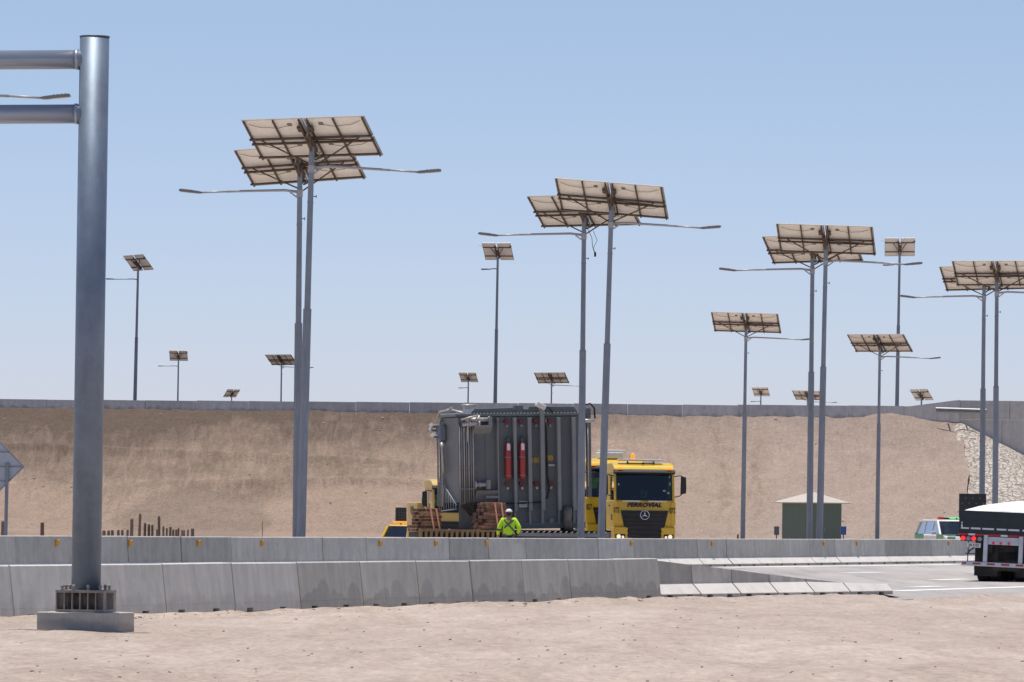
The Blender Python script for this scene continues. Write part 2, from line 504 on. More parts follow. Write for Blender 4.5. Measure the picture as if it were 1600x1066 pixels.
# ------------------------------------------------------------------ mesh builder
class MB:
    def __init__(s):
        s.bm = bmesh.new()
        s.mi = 0
        s.M = Matrix.Identity(4)

    def _v(s, co):
        return s.bm.verts.new(s.M @ Vector(co))

    def face(s, cos_, smooth=False):
        f = s.bm.faces.new([s._v(c) for c in cos_])
        f.material_index = s.mi
        f.smooth = smooth
        return f

    def box(s, x0, x1, y0, y1, z0, z1, bev=0.0):
        vs = [s._v((x, y, z)) for z in (z0, z1) for x, y in ((x0, y0), (x1, y0), (x1, y1), (x0, y1))]
        fs = []
        for q in ((3, 2, 1, 0), (4, 5, 6, 7), (0, 1, 5, 4), (1, 2, 6, 5), (2, 3, 7, 6), (3, 0, 4, 7)):
            f = s.bm.faces.new([vs[i] for i in q])
            f.material_index = s.mi
            fs.append(f)
        if bev:
            es = list({e for f in fs for e in f.edges})
            bmesh.ops.bevel(s.bm, geom=es, offset=bev, segments=2, affect='EDGES', profile=0.5, material=-1)
        return s

    def bar(s, p, q, w, h=None, up=(0, 0, 1)):
        """rectangular bar from p to q, w across and h along `up`"""
        h = h or w
        p, q = Vector(p), Vector(q)
        d = (q - p).normalized()
        u = Vector(up)
        if abs(d.dot(u)) > 0.98:
            u = Vector((0, 1, 0))
        a = d.cross(u).normalized()
        b = a.cross(d).normalized()
        c = [(a * i * w / 2 + b * j * h / 2) for i, j in ((-1, -1), (1, -1), (1, 1), (-1, 1))]
        vs = [s._v(p + k) for k in c] + [s._v(q + k) for k in c]
        for qd in ((0, 1, 2, 3), (7, 6, 5, 4), (4, 5, 1, 0), (5, 6, 2, 1), (6, 7, 3, 2), (7, 4, 0, 3)):
            f = s.bm.faces.new([vs[i] for i in qd])
            f.material_index = s.mi
        return s

    def ring_tube(s, rings, smooth=True, caps=True):
        """rings: list of lists of points"""
        vr = [[s._v(c) for c in r] for r in rings]
        n_ = len(vr[0])
        for a, b in zip(vr[:-1], vr[1:]):
            for i in range(n_):
                j = (i + 1) % n_
                f = s.bm.faces.new((a[i], a[j], b[j], b[i]))
                f.material_index = s.mi
                f.smooth = smooth
        if caps:
            for r, rev in ((vr[0], True), (vr[-1], False)):
                f = s.bm.faces.new(list(reversed(r)) if rev else r)
                f.material_index = s.mi
        return s

    def tube(s, pts, r, n_=10, smooth=True, caps=True):
        pts = [Vector(p) for p in pts]
        rs = r if isinstance(r, (list, tuple)) else [r] * len(pts)
        rings = []
        prev = None
        for i, p in enumerate(pts):
            d = (pts[min(i + 1, len(pts) - 1)] - pts[max(i - 1, 0)]).normalized()
            if prev is None:
                u = Vector((0, 0, 1)) if abs(d.z) < 0.95 else Vector((0, 1, 0))
                a = d.cross(u).normalized()
            else:
                a = (prev - d * prev.dot(d)).normalized()
            prev = a
            b = d.cross(a)
            rings.append([p + (a * cos(2 * pi * (k + 0.5) / n_) + b * sin(2 * pi * (k + 0.5) / n_)) * rs[i] for k in range(n_)])
        return s.ring_tube(rings, smooth, caps)

    def lathe(s, prof, c=(0, 0, 0), n_=20, smooth=True):
        """prof: (r, z) list round a vertical axis"""
        c = Vector(c)
        rings = [[c + Vector((r * cos(2 * pi * k / n_), r * sin(2 * pi * k / n_), z)) for k in range(n_)] for r, z in prof]
        return s.ring_tube(rings, smooth)

    def prism(s, poly, a0, a1, axis='x', bev=0.0):
        """polygon in the two other axes, extruded along axis"""
        def mk(u, v, a):
            return {'x': (a, u, v), 'y': (u, a, v), 'z': (u, v, a)}[axis]
        A = [s._v(mk(u, v, a0)) for u, v in poly]
        B = [s._v(mk(u, v, a1)) for u, v in poly]
        fs = [s.bm.faces.new(A), s.bm.faces.new(list(reversed(B)))]
        n_ = len(poly)
        for i in range(n_):
            j = (i + 1) % n_
            fs.append(s.bm.faces.new((A[j], A[i], B[i], B[j])))
        for f in fs:
            f.material_index = s.mi
        bmesh.ops.recalc_face_normals(s.bm, faces=fs)
        if bev:
            es = list({e for f in fs for e in f.edges})
            bmesh.ops.bevel(s.bm, geom=es, offset=bev, segments=2, affect='EDGES', profile=0.5, material=-1)
        return s

    def ball(s, c, r, sc=(1, 1, 1), sub=2, jit=0.0):
        M = s.M @ Matrix.Translation(c) @ Matrix.Diagonal((*sc, 1))
        res = bmesh.ops.create_icosphere(s.bm, subdivisions=sub, radius=r, matrix=M)
        fs = {f for v_ in res['verts'] for f in v_.link_faces}
        if jit:
            for v_ in res['verts']:
                v_.co += Vector((RNG.uniform(-jit, jit), RNG.uniform(-jit, jit), RNG.uniform(-jit, jit)))
        for f in fs:
            f.material_index = s.mi
            f.smooth = True
        return s

    def build(s, name, mats, parent=None, loc=None, rot=None):
        me = bpy.data.meshes.new(name)
        s.bm.normal_update()
        s.bm.to_mesh(me)
        s.bm.free()
        if not isinstance(mats, (list, tuple)):
            mats = [mats]
        for m_ in mats:
            me.materials.append(MATS[m_])
        o = bpy.data.objects.new(name, me)
        COL.objects.link(o)
        if parent:
            o.parent = parent
        if loc is not None:
            o.location = loc
        if rot is not None:
            o.rotation_euler = rot
        return o


def tag(o, label=None, cat=None, group=None, kind=None):
    if label:
        o['label'] = label
    if cat:
        o['category'] = cat
    if group:
        o['group'] = group
    if kind:
        o['kind'] = kind
    return o


def thing(name, label, cat, loc=(0, 0, 0), rz=0.0, group=None):
    o = bpy.data.objects.new(name, None)
    o.empty_display_size = 0.2
    COL.objects.link(o)
    o.location = loc
    o.rotation_euler = (0, 0, rz)
    return tag(o, label, cat, group)


def copy_tree(o, parent=None):
    c_ = o.copy()
    COL.objects.link(c_)
    if parent:
        c_.parent = parent
    for ch in list(o.children):
        copy_tree(ch, c_)
    return c_


def text_part(body, size, name, m, parent, loc, rot, extr=0.004, shear=0.0, sx=1.0, bold=0.0, spacing=1.0):
    cu = bpy.data.curves.new(name, 'FONT')
    cu.body = body
    cu.size = size
    cu.extrude = extr
    cu.shear = shear
    cu.offset = bold
    cu.space_character = spacing
    cu.align_x = 'CENTER'
    cu.align_y = 'CENTER'
    tmp = bpy.data.objects.new(name, cu)
    COL.objects.link(tmp)
    dg = bpy.context.evaluated_depsgraph_get()
    me = bpy.data.meshes.new_from_object(tmp.evaluated_get(dg))
    bpy.data.objects.remove(tmp, do_unlink=True)
    bpy.data.curves.remove(cu)
    me.materials.clear()
    me.materials.append(MATS[m])
    o = bpy.data.objects.new(name, me)
    COL.objects.link(o)
    o.parent = parent
    o.location = loc
    o.rotation_euler = rot
    o.scale = (sx, 1, 1)
    return o


def skin_obj(name, nodes, edges, m, parent=None, sub=1, root=0):
    """nodes: {key: (co, radius)}, edges: (key, key) -> one continuous tapered surface"""
    keys = list(nodes)
    ix = {k: i for i, k in enumerate(keys)}
    me = bpy.data.meshes.new(name)
    me.from_pydata([nodes[k][0] for k in keys], [(ix[a], ix[b]) for a, b in edges], [])
    o = bpy.data.objects.new(name, me)
    COL.objects.link(o)
    md = o.modifiers.new('skin', 'SKIN')
    md.use_smooth_shade = True
    for i, k in enumerate(keys):
        r = nodes[k][1]
        sv = me.skin_vertices[0].data[i]
        sv.radius = r if isinstance(r, (tuple, list)) else (r, r)
        sv.use_root = (i == root)
    sb = o.modifiers.new('sub', 'SUBSURF')
    sb.levels = sub
    sb.render_levels = sub
    dg = bpy.context.evaluated_depsgraph_get()
    me2 = bpy.data.meshes.new_from_object(o.evaluated_get(dg))
    bpy.data.objects.remove(o, do_unlink=True)
    me2.materials.clear()
    me2.materials.append(MATS[m])
    for p in me2.polygons:
        p.use_smooth = True
        p.material_index = 0
    o = bpy.data.objects.new(name, me2)
    COL.objects.link(o)
    if parent:
        o.parent = parent
    return o


ORD = ['first', 'second', 'third', 'fourth', 'fifth', 'sixth', 'seventh', 'eighth', 'ninth', 'tenth', 'eleventh', 'twelfth',
       'thirteenth', 'fourteenth', 'fifteenth', 'sixteenth', 'seventeenth', 'eighteenth', 'nineteenth', 'twentieth',
       'twenty-first', 'twenty-second', 'twenty-third', 'twenty-fourth', 'twenty-fifth', 'twenty-sixth', 'twenty-seventh']


def grid_mesh(name, xs, ys, fz, m, kind='structure', smooth=True):
    me = bpy.data.meshes.new(name)
    vs = [(*fz(x, y),) for y in ys for x in xs]
    w = len(xs)
    fs = [(j * w + i, j * w + i + 1, (j + 1) * w + i + 1, (j + 1) * w + i) for j in range(len(ys) - 1) for i in range(w - 1)]
    me.from_pydata(vs, [], fs)
    me.materials.append(MATS[m])
    for p in me.polygons:
        p.use_smooth = smooth
    o = bpy.data.objects.new(name, me)
    COL.objects.link(o)
    o['kind'] = kind
    return o


def spread(a, b, step):
    k = max(1, int(round((b - a) / step)))
    return [a + (b - a) * i / k for i in range(k)]


# ------------------------------------------------------------------ ground, road, embankment
NB0, NB1 = PG(22, 968), PG(1033, 936)          # foot of the near barrier row
NB2 = PG(1396, 929.5)                          # its low end
RE0, RE1 = PG(1392, 939), PG(1600, 931)        # edge of the asphalt
ND = (NB1 - NB0).normalized()
RD = (RE1 - RE0).normalized()
NNORM = Vector((ND.y, -ND.x, 0))               # towards the verge (camera side)


def verge(x, y):
    """how far (m) a point lies on the dirt side of barrier and road edge"""
    p = Vector((x, y, 0))
    a = (p - NB0).dot(NNORM)
    r = (p - RE0).dot(Vector((RD.y, -RD.x, 0)))
    e = (p - NB1).dot(Vector(((NB2 - NB1).normalized().y, -(NB2 - NB1).normalized().x, 0)))
    if y < NB1.y and x < NB1.x + 0.5:
        return a
    return min(max(a, e), r) if x > NB2.x else max(min(a, e), r if x > RE0.x else -9)


def ground_z(x, y):
    z = gz(x, y)
    if 44 < y < 125 and -20 < x < 24:
        d = verge(x, y)
        k = sstep(-0.25, 0.25, d)
        if k > 0:
            h = 0.045 * fbm(x * 0.55, y * 0.10, 2.0) + 0.014 * fbm(x * 1.9, y * 0.5, 5.0, 3)
            h += 0.012 * sin((x * 0.93 - y * 0.36) * 1.6 + 1.5 * fbm(x * .1, y * .1))
            h += 0.06 * math.exp(-(d / 0.4) ** 2) * max(0.1, 0.8 + 0.7 * fbm(x * 1.6, y * 0.9, 9.0, 3))
            z += k * h
    return x, y, z


xs = spread(-4000, -200, 900) + spread(-200, -20, 20) + spread(-20, -9, 0.5) + spread(-9, 12, 0.13) + spread(12, 24, 0.5) + spread(24, 200, 22) + spread(200, 4000, 900) + [4000]
ys = spread(-600, 40, 80) + spread(40, 47, 1.0) + spread(47, 106, 0.24) + spread(106, 125, 0.6) + spread(125, 360, 4) + spread(360, 1000, 80) + spread(1000, 7000, 1500) + [7000]
grid_mesh('ground', xs, ys, ground_z, 'dirt')

# asphalt sheet between the two barrier rows and on towards the right
road = MB()
LINE_L = NB0 - ND * 60 - NNORM * 0.1
pts_front = [LINE_L, NB0 - NNORM * 0.1, NB1 - NNORM * 0.1, NB2 + Vector((-0.25, 0.1, 0)), NB2 + (RE0 - NB2) * 0.5 + Vector((0.15, 0.1, 0)), RE0, RE1, RE1 + RD * 160]
FD0, FD1 = PG(200, 900), PG(1480, 880.5)
FD = (FD1 - FD0).normalized()
FN = Vector((-FD.y, FD.x, 0))
pts_back = [FD0 - FD * 90 + FN * 0.9, FD0 + FN * 0.9, FD0.lerp(FD1, 0.4) + FN * 0.9, FD0.lerp(FD1, 0.75) + FN * 0.9, FD1 + FN * 0.9, FD1 + FD * 20 + FN * 0.9, FD1 + FD * 45 + FN * 0.9, FD1 + FD * 150 + FN * 0.9]
rows = []
for a, b in zip(pts_front, pts_back):
    rows.append([a.lerp(b, k / 6) + Vector((0, 0, 0.012)) for k in range(7)])
for r0, r1 in zip(rows[:-1], rows[1:]):
    for k in range(6):
        road.face((r0[k], r1[k], r1[k + 1], r0[k + 1]))
tag(road.build('road', 'asphalt'), kind='structure')


def strip(pa, pb, w):
    a, b = PG(*pa), PG(*pb)
    d = (b - a).normalized()
    nn = Vector((-d.y, d.x, 0)) * w / 2
    z = Vector((0, 0, 0.017))
    mk_.face((a - nn + z, b - nn + z, b + nn + z, a + nn + z))


mk_ = MB()
strip((1399, 924.5), (1640, 916.8), 0.5)
strip((1426, 918), (1470, 917), 0.6)
strip((1461, 907.2), (1513, 905.6), 0.55)
strip((1316, 896.2), (1382, 895.0), 0.45)
strip((1130, 887.4), (1500, 883.0), 0.75)
strip((1520, 895.0), (1600, 892.6), 0.5)
tag(mk_.build('road_markings', 'road_paint'), kind='structure')

# embankment: one sheet, toe at Y 358, crest at Y 380, plateau behind
YT, YC, ZC = 358.0, 380.0, 9.1
XE = 33.3


def emb(x, t):
    if t < 0:
        return x, YT + t * 66, gz(x, YT + t * 66) + 0.035 - (0.12 if t < -0.95 else 0) + 0.02 * fbm(x * 0.3, t * 20, 1, 2) * min(1, -t * 6) + max(0, 0.25 + t * 1.5) * 0.6
    if t <= 1:
        y = YT + (YC - YT) * t
        z = 0.185 + (ZC - 0.185) * (t ** 0.98)
        amp = sin(pi * min(1, t * 0.93 + 0.04))
        z += 0.30 * amp * fbm(x * 0.11, t * 2.2, 1.0)
        gull = fbm(x * 0.55 + t * 3.0, t * 0.9, 4.0, 3)
        z -= 0.16 * amp * max(0, gull) * sstep(0.25, 0.7, t)
        z += 0.075 * fbm(x * 1.1, t * 12, 7.0, 4) + 0.05 * fbm(x * 2.3, t * 30, 2.0, 2)
        if x < -6:                                  # old benches left by the grader
            z += 0.30 * math.exp(-((z - 5.0 + 0.03 * x) / 0.2) ** 2) * sstep(-6, -12, x)
        if -28 < x < 4:
            z += 0.42 * math.exp(-((z - 3.9 - 0.01 * x) / 0.2) ** 2) * (1 - abs(x + 12) / 16)
        z -= 0.5 * math.exp(-((x + 18 + 4 * t) / 3.0) ** 2 - ((t - 0.27) / 0.07) ** 2)
        if 12.5 < x < 19.5:                         # trampled trail
            k = max(math.exp(-((x - 14.9 - (1 - t) * 0.5) / 0.55) ** 2), math.exp(-((x - 17.8 + (1 - t) * 0.7) / 0.65) ** 2))
            z += k * 0.75 * amp * max(-0.3, fbm(x * 1.8, t * 17, 3.0, 2))
        z += 0.10 * sstep(0.8, 1, t) * fbm(x * 0.35, 0.3, 8.0, 3)
        if x > 24:                                  # heaped shoulder before the abutment
            z += sstep(0.6, 1, t) * (0.35 * math.exp(-((x - 27.8) / 1.8) ** 2) - 0.55 * sstep(29.5, 33, x))
        return x, y, z
    if t <= 1.05:
        return x, YC + 0.9, ZC - 0.05
    return x, YC + 2 + (t - 1.05) * 1000, ZC - 0.12


def emb_fit(x, t):
    # the stone edge runs straight down the fall line towards the road
    q = emb(x, t)
    if x > 25 and t <= 1:
        e = sstep(30, XE, x)
        spill = e * (0.55 * sin(pi * min(1, max(0, t) ** 0.8)) + 0.22 * fbm(t * 5.0, 1.3, 2.0, 3) * min(1, 6 * max(0, t) * (1 - t)))
        return q[0] - (x - 25) / (XE - 25) * XE * (1 - q[1] / YC) * 1.05 + spill, q[1], q[2] + (0.05 * e * sin(pi * t) if 0 < t < 1 else 0)
    return q


exs = spread(-420, -60, 30) + spread(-60, -42, 2) + spread(-42, XE, 0.22) + [XE]
ets = [-1, -0.8, -0.6, -0.4, -0.3, -0.2, -0.15, -0.1, -0.05] + [i / 120 for i in range(121)] + [1.05, 1.06, 1.3, 1.7, 2.4]
grid_mesh('embankment', exs, ets, emb_fit, 'embankment_earth')
grid_mesh('plateau', [XE, 80, 160, 300, 420], [YC + 3.2, 500, 800, 1730], lambda x, y: (x, y, ZC - 0.12), 'embankment_earth')


def cone(x, t):
    dx = max(0.0, x - XE)
    h = ZC - 0.28 - 0.9 * sstep(0.0, 1.5, XE - x)
    y = YT + (YC + 0.35 - YT) * t
    r = sqrt((YC - min(y, YC)) ** 2 + (dx * 1.28) ** 2)
    z = h * (1 - r / 22.0) + 0.06 * fbm(x * 1.5, t * 20, 2.0, 2)
    return x - XE * (1 - y / YC) * max(0, 1 - max(0, dx) / 14) * 1.05, y, max(z, -0.2)


grid_mesh('stone_slope', [XE - 1.65 + 0.3 * i for i in range(95)], [i / 70 for i in range(71)], cone, 'stone_pitching')

# loose stones: nobody could count them
pb = MB()
for i in range(1500):
    y = 49 + 55 * RNG.random() ** 1.5
    x = RNG.uniform(-0.105, 0.105) * y
    if verge(x, y) < 0.15:
        continue
    r = 0.004 + 0.020 * RNG.random() ** 9
    pb.ball((x, y, ground_z(x, y)[2] + r * 0.3), r, (1, RNG.uniform(.8, 1.4), 0.7), 1, r * 0.2)
for i in range(90):
    k = RNG.random()
    p = NB0.lerp(NB1, k) + NNORM * RNG.uniform(0.12, 0.8)
    r = 0.010 + 0.03 * RNG.random() ** 4
    pb.ball((p.x, p.y, ground_z(p.x, p.y)[2] + r * 0.3), r, (1.3, 1, 0.7), 1, r * 0.25)
tag(pb.build('loose_stones', 'stone_pebble'), 'small loose stones lying on the dusty verge', 'stones', kind='stuff')
pb = MB()
for i in range(420):
    x, t = RNG.uniform(-38, 32), RNG.random()
    q = emb(x, t)
    r = 0.025 + 0.10 * RNG.random() ** 6
    pb.ball((q[0], q[1], q[2] + r * 0.2), r, (1.2, 1, 0.8), 1, r * 0.25)
tag(pb.build('slope_stones', 'stone_pebble'), 'loose stones lying on the face of the earth embankment', 'stones', kind='stuff')


# ------------------------------------------------------------------ concrete barriers
def jersey_mesh(L, prof, h0, h1, slots=(0.22, 0.72)):
    """prof: (half width, z) up one side; tops clipped to h0 at the left end and h1 at the right end"""
    b = MB()

    def section(x, h):
        pts = []
        for i, (w, z) in enumerate(prof):
            if z <= h:
                pts.append((w, z))
            else:
                w0, z0 = prof[i - 1]
                k = (h - z0) / (z - z0) if z > z0 else 0
                pts.append((w0 + (w - w0) * max(0, k), h) if h > z0 else (pts[-1][0] - 0.0005, h))
        return [(x, -w, z) for w, z in pts] + [(x, w, z) for w, z in reversed(pts)]
    g = 0.024
    b.ring_tube([section(g, h0), section(L - g, h1)], smooth=False)
    z0 = prof[0][1]
    w0 = prof[0][0]
    cuts = [g]
    for s_ in slots:
        cuts += [s_ * L - 0.12, s_ * L + 0.12]
    cuts.append(L - g)
    for i in range(0, len(cuts), 2):
        b.box(cuts[i], cuts[i + 1], -w0 + 0.002, w0 - 0.002, -0.12, z0)
    b.box(g + .01, L - g - .01, -0.06, 0.06, -0.12, z0 - .002)
    return b


FARP = [(0.37, 0.075), (0.365, 0.10), (0.15, 0.32), (0.11, 0.93), (0.10, 0.95)]
NEARP = [(0.21, 0.07), (0.203, 0.148), (0.196, 0.15), (0.196, 0.162), (0.2, 0.164), (0.125, 0.78), (0.11, 0.795)]
LOWP = [(0.37, 0.075), (0.365, 0.09), (0.16, 0.30), (0.12, 0.78), (0.11, 0.795)]


def on_line(px, a, b):
    """point of the ground line through image points a, b, at image column px"""
    t = (px - a[0]) / (b[0] - a[0])
    return PG(px, a[1] + (b[1] - a[1]) * t)


# near row, tall blocks
nj = [-190, -82, 22, 142, 260, 368, 470, 568, 656, 740, 820, 893, 963, 1033]
near_desc = ['pale concrete barrier block cut off by the left edge of the photo', 'pale concrete barrier block just left of the gantry plinth, whole',
             'pale concrete barrier block standing right behind the gantry column', 'pale concrete barrier block immediately right of the gantry plinth',
             'pale concrete barrier block, last light one before the darker stained ones']
k = 0
for i in range(1, len(nj) - 1):
    a, b = on_line(nj[i], (22, 968), (1033, 936)), on_line(nj[i + 1], (22, 968), (1033, 936))
    L = (b - a).length
    light = nj[i] < 460
    if i <= 5:
        lab = near_desc[i - 1]
    else:
        lab = 'dark damp-stained concrete barrier block, %s of the stained ones in the near row' % ORD[i - 6]
    o = jersey_mesh(L, NEARP, 0.795, 0.795).build('concrete_barrier', 'concrete_near' if light else 'concrete_damp')
    nn_ = Vector(((b - a).y, -(b - a).x, 0)).normalized()
    o.location = a - nn_ * 0.21
    o.rotation_euler = (0, RNG.uniform(-.003, .003), atan2(b.y - a.y, b.x - a.x) + RNG.uniform(-.006, .006))
    tag(o, lab, 'barrier', 'tall concrete barrier blocks of the near row')
# near row, ramped end blocks with a toe painted pale as if sunlit
lj = [1033, 1096, 1158, 1216, 1273, 1329, 1396]
hs = [0.765, 0.665, 0.565, 0.46, 0.36, 0.27, 0.235]
lowlab = ['tallest ramped barrier block with pale toe, touching the stained row', 'ramped barrier block with pale toe, second from the stained row',
          'ramped barrier block with pale toe, third from the stained row', 'ramped barrier block with small sand heap at its toe',
          'low ramped barrier block with thin grey wedge above its toe', 'lowest barrier end block, only a pale toe lying on the road edge']
for i in range(6):
    a, b = on_line(lj[i], (1033, 936), (1396, 929.5)), on_line(lj[i + 1], (1033, 936), (1396, 929.5))
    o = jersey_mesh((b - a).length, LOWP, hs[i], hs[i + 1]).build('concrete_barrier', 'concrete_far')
    nn_ = Vector(((b - a).y, -(b - a).x, 0)).normalized()
    o.location = a - nn_ * 0.37
    o.rotation_euler = (0, 0, atan2(b.y - a.y, b.x - a.x))
    tag(o, lowlab[i], 'barrier', 'ramped end blocks of the near barrier')
# far row with orange reflectors
fj = [-125, -45, 37, 125, 213, 297, 374, 446, 517, 585, 651, 714, 775, 833, 890, 946, 1000, 1052, 1100, 1146, 1190, 1233, 1275, 1315, 1354, 1393, 1430, 1466, 1501, 1535, 1568, 1600, 1632]
refl = [101, 215, 322, 421, 605, 692, 773, 996, 1123, 1297, 1348, 1491]
FA, FB = (200, 900), (1480, 880.5)
seg = jersey_mesh(3.0, FARP, 0.95, 0.95)
seg_o = None
cnt_plain = cnt_ref = 0
for i in range(len(fj) - 1):
    a, b = on_line(fj[i], FA, FB), on_line(fj[i + 1], FA, FB)
    L = (b - a).length
    xm = (fj[i] + fj[i + 1]) / 2
    if seg_o is None:
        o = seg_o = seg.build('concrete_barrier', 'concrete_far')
    else:
        o = seg_o.copy()
        COL.objects.link(o)
    hh = 0.977 + (xm - 200) / 1280 * (-0.085)
    o.location = a + FN * 0.37
    o.scale = (L / 3.0, 1, hh / 0.95)
    o.rotation_euler = (0, RNG.uniform(-.002, .002), atan2(b.y - a.y, b.x - a.x) + RNG.uniform(-.008, .008))
    rs = [r for r in refl if fj[i] <= r < fj[i + 1]]
    vis = fj[i + 1] > 0 and fj[i] < 1600
    if rs:
        lab = 'far-row concrete barrier block with orange reflector, %s such block from the left' % ORD[cnt_ref]
        cnt_ref += 1
    elif vis:
        lab = 'far-row concrete barrier block without reflector, %s plain one from the left' % ORD[cnt_plain]
        cnt_plain += 1
    else:
        lab = 'far-row concrete barrier block beyond the picture edge'
    tag(o, lab, 'barrier', 'concrete barrier blocks of the far row')
    for r in rs:
        rb = MB()
        u = max(0.1, min(2.85, (r - fj[i]) / (fj[i + 1] - fj[i]) * 3.0))
        rb.prism([(u - 0.085, 0.70), (u + 0.085, 0.73), (u + 0.085, 0.86), (u + 0.02, 0.84), (u - 0.085, 0.86)], -0.165, -0.12, 'y')
        rb.build('reflector', 'reflector_orange', o)

# parapet of the road on top of the embankment
pj = [-170, -90, -8, 73, 150, 227, 307, 388, 472, 556, 640, 725, 810, 896, 981, 1067, 1153, 1240, 1326, 1413]
PY = 380.4
for i in range(len(pj) - 1):
    p0, p1 = P(pj[i], 640, PY), P(pj[i + 1], 640, PY)
    L = p1.x - p0.x - 0.025
    xm = (pj[i] + pj[i + 1]) / 2
    top = 9.72 + xm / 1400 * 0.30
    b = MB()
    b.prism([(0.0, -0.4), (0.5, -0.4), (0.42, top - 8.9), (0.12, top - 8.9)], 0, L, 'x', 0.0)
    o = b.build('parapet_block', 'concrete_parapet')
    o.location = (p0.x, PY + RNG.uniform(-.04, .04), 8.9 + RNG.uniform(-.02, .02))
    o.rotation_euler = (0, RNG.uniform(-.004, .004), RNG.uniform(-.006, .006))
    vis = pj[i + 1] > 0
    lab = 'grey parapet block atop the embankment, %s from the left edge of the photo' % ORD[max(0, i - 1)] if vis else 'grey parapet block beyond the left edge'
    tag(o, lab, 'parapet', 'parapet blocks along the embankment crest')

# abutment wall of the overpass
wall = thing('bridge_abutment', 'grey concrete overpass abutment wall above the stone slope at right', 'abutment', (P(1413, 640, 380).x + 0.02, 380.55, 0))
ox = wall.location.x


def lx(px):
    return P(px, 640, 380.5).x - ox


zt0, zt1 = P(1413, 635, 380.5).z, P(1490, 626, 380.5).z
zm = P(1560, 656, 380.5).z
b = MB()
b.prism([(0, 6.5), (0, zt0), (lx(1420), zt0), (lx(1490), zt1), (lx(1500), zt1 + .05), (lx(1500), 6.5)], 0.0, 0.5, 'y')
b.build('wing_wall', 'concrete_parapet', wall)
for a_, b_ in ((1500.4, 1577.6), (1578.2, 1660), (1660.6, 1760), (1760.6, 1900), (1900.6, 2500), (2500.6, 3600)):
    b = MB()
    b.box(lx(a_), lx(b_), -0.05, 0.55, zm + 0.02, zt1 + 0.02)
    b.build('parapet_panel', 'concrete_wall', wall)
for a_, b_ in ((1500.4, 1566), (1566.5, 1680), (1680.5, 1900), (1900.5, 2500), (2500.5, 3600)):
    b = MB()
    b.box(lx(a_), lx(b_), 0.03, 0.7, -0.5, zm - 0.0)
    b.build('wall_panel', 'concrete_wall', wall)
b = MB()
b.box(lx(1548), lx(1552), 0, 0.1, 0, .2)
b.bm.clear()
gr = thing('guardrail', 'short pale steel guardrail beam fixed against the abutment wall', 'guardrail', tuple(P(1462, 640, 378.9)))
b = MB()
Lr = P(1541, 641, 378.9).x - P(1462, 640, 378.9).x
b.prism([(0, -0.18), (-0.08, -0.10), (0, 0), (-0.08, 0.10), (0, 0.18), (0.04, 0.18), (-.04, 0.10), (0.04, 0), (-.04, -.10), (.04, -.18)], 0, Lr, 'x')
b.build('rail_beam', 'rail_steel', gr, (0, 0, 0), (0, radians(1.2), 0))
for q in (0.9, 2.2, 3.4):
    b = MB()
    b.box(q, q + 0.1, 0.035, 1.4, -.06, 0.06)
    b.build('rail_post', 'rail_steel', gr)


# ------------------------------------------------------------------ solar street lamps
def panel_mesh(w, h, cells, m_frames=True):
    """module centred at origin in its own plane: x across, y up the slope, back face at z = 0 (towards -z)"""
    b = MB()
    b.mi = 0
    b.box(-w / 2 + 0.012, w / 2 - 0.012, -h / 2 + 0.012, h / 2 - 0.012, 0.012, 0.03)
    b.mi = 1
    b.face([(-w / 2 + .012, -h / 2 + .012, 0.0335), (w / 2 - .012, -h / 2 + .012, 0.0335), (w / 2 - .012, h / 2 - .012, 0.0335), (-w / 2 + .012, h / 2 - .012, 0.0335)])
    b.mi = 2
    t = 0.028
    b.box(-w / 2, w / 2, -h / 2, -h / 2 + t, 0, 0.037)
    b.box(-w / 2, w / 2, h / 2 - t, h / 2, 0, 0.037)
    b.box(-w / 2, -w / 2 + t, -h / 2 + t, h / 2 - t, 0, 0.037)
    b.box(w / 2 - t, w / 2, -h / 2 + t, h / 2 - t, 0, 0.037)
    b.mi = 3
    sx_ = 1 if cells > 0 else -1
    b.box(sx_ * 0.5 - 0.07, sx_ * 0.5 + 0.07, h / 2 - 0.36, h / 2 - 0.24, -0.015, 0.0115)
    b.mi = 4
    b.tube([(sx_ * 0.45, h / 2 - 0.33, -0.02), (sx_ * 0.1, h / 2 - 0.42, -0.03), (-sx_ * 0.5, h / 2 - 0.36, -0.02), (-sx_ * 0.8, h / 2 - 0.2, -0.02)], 0.007, 4)
    return b


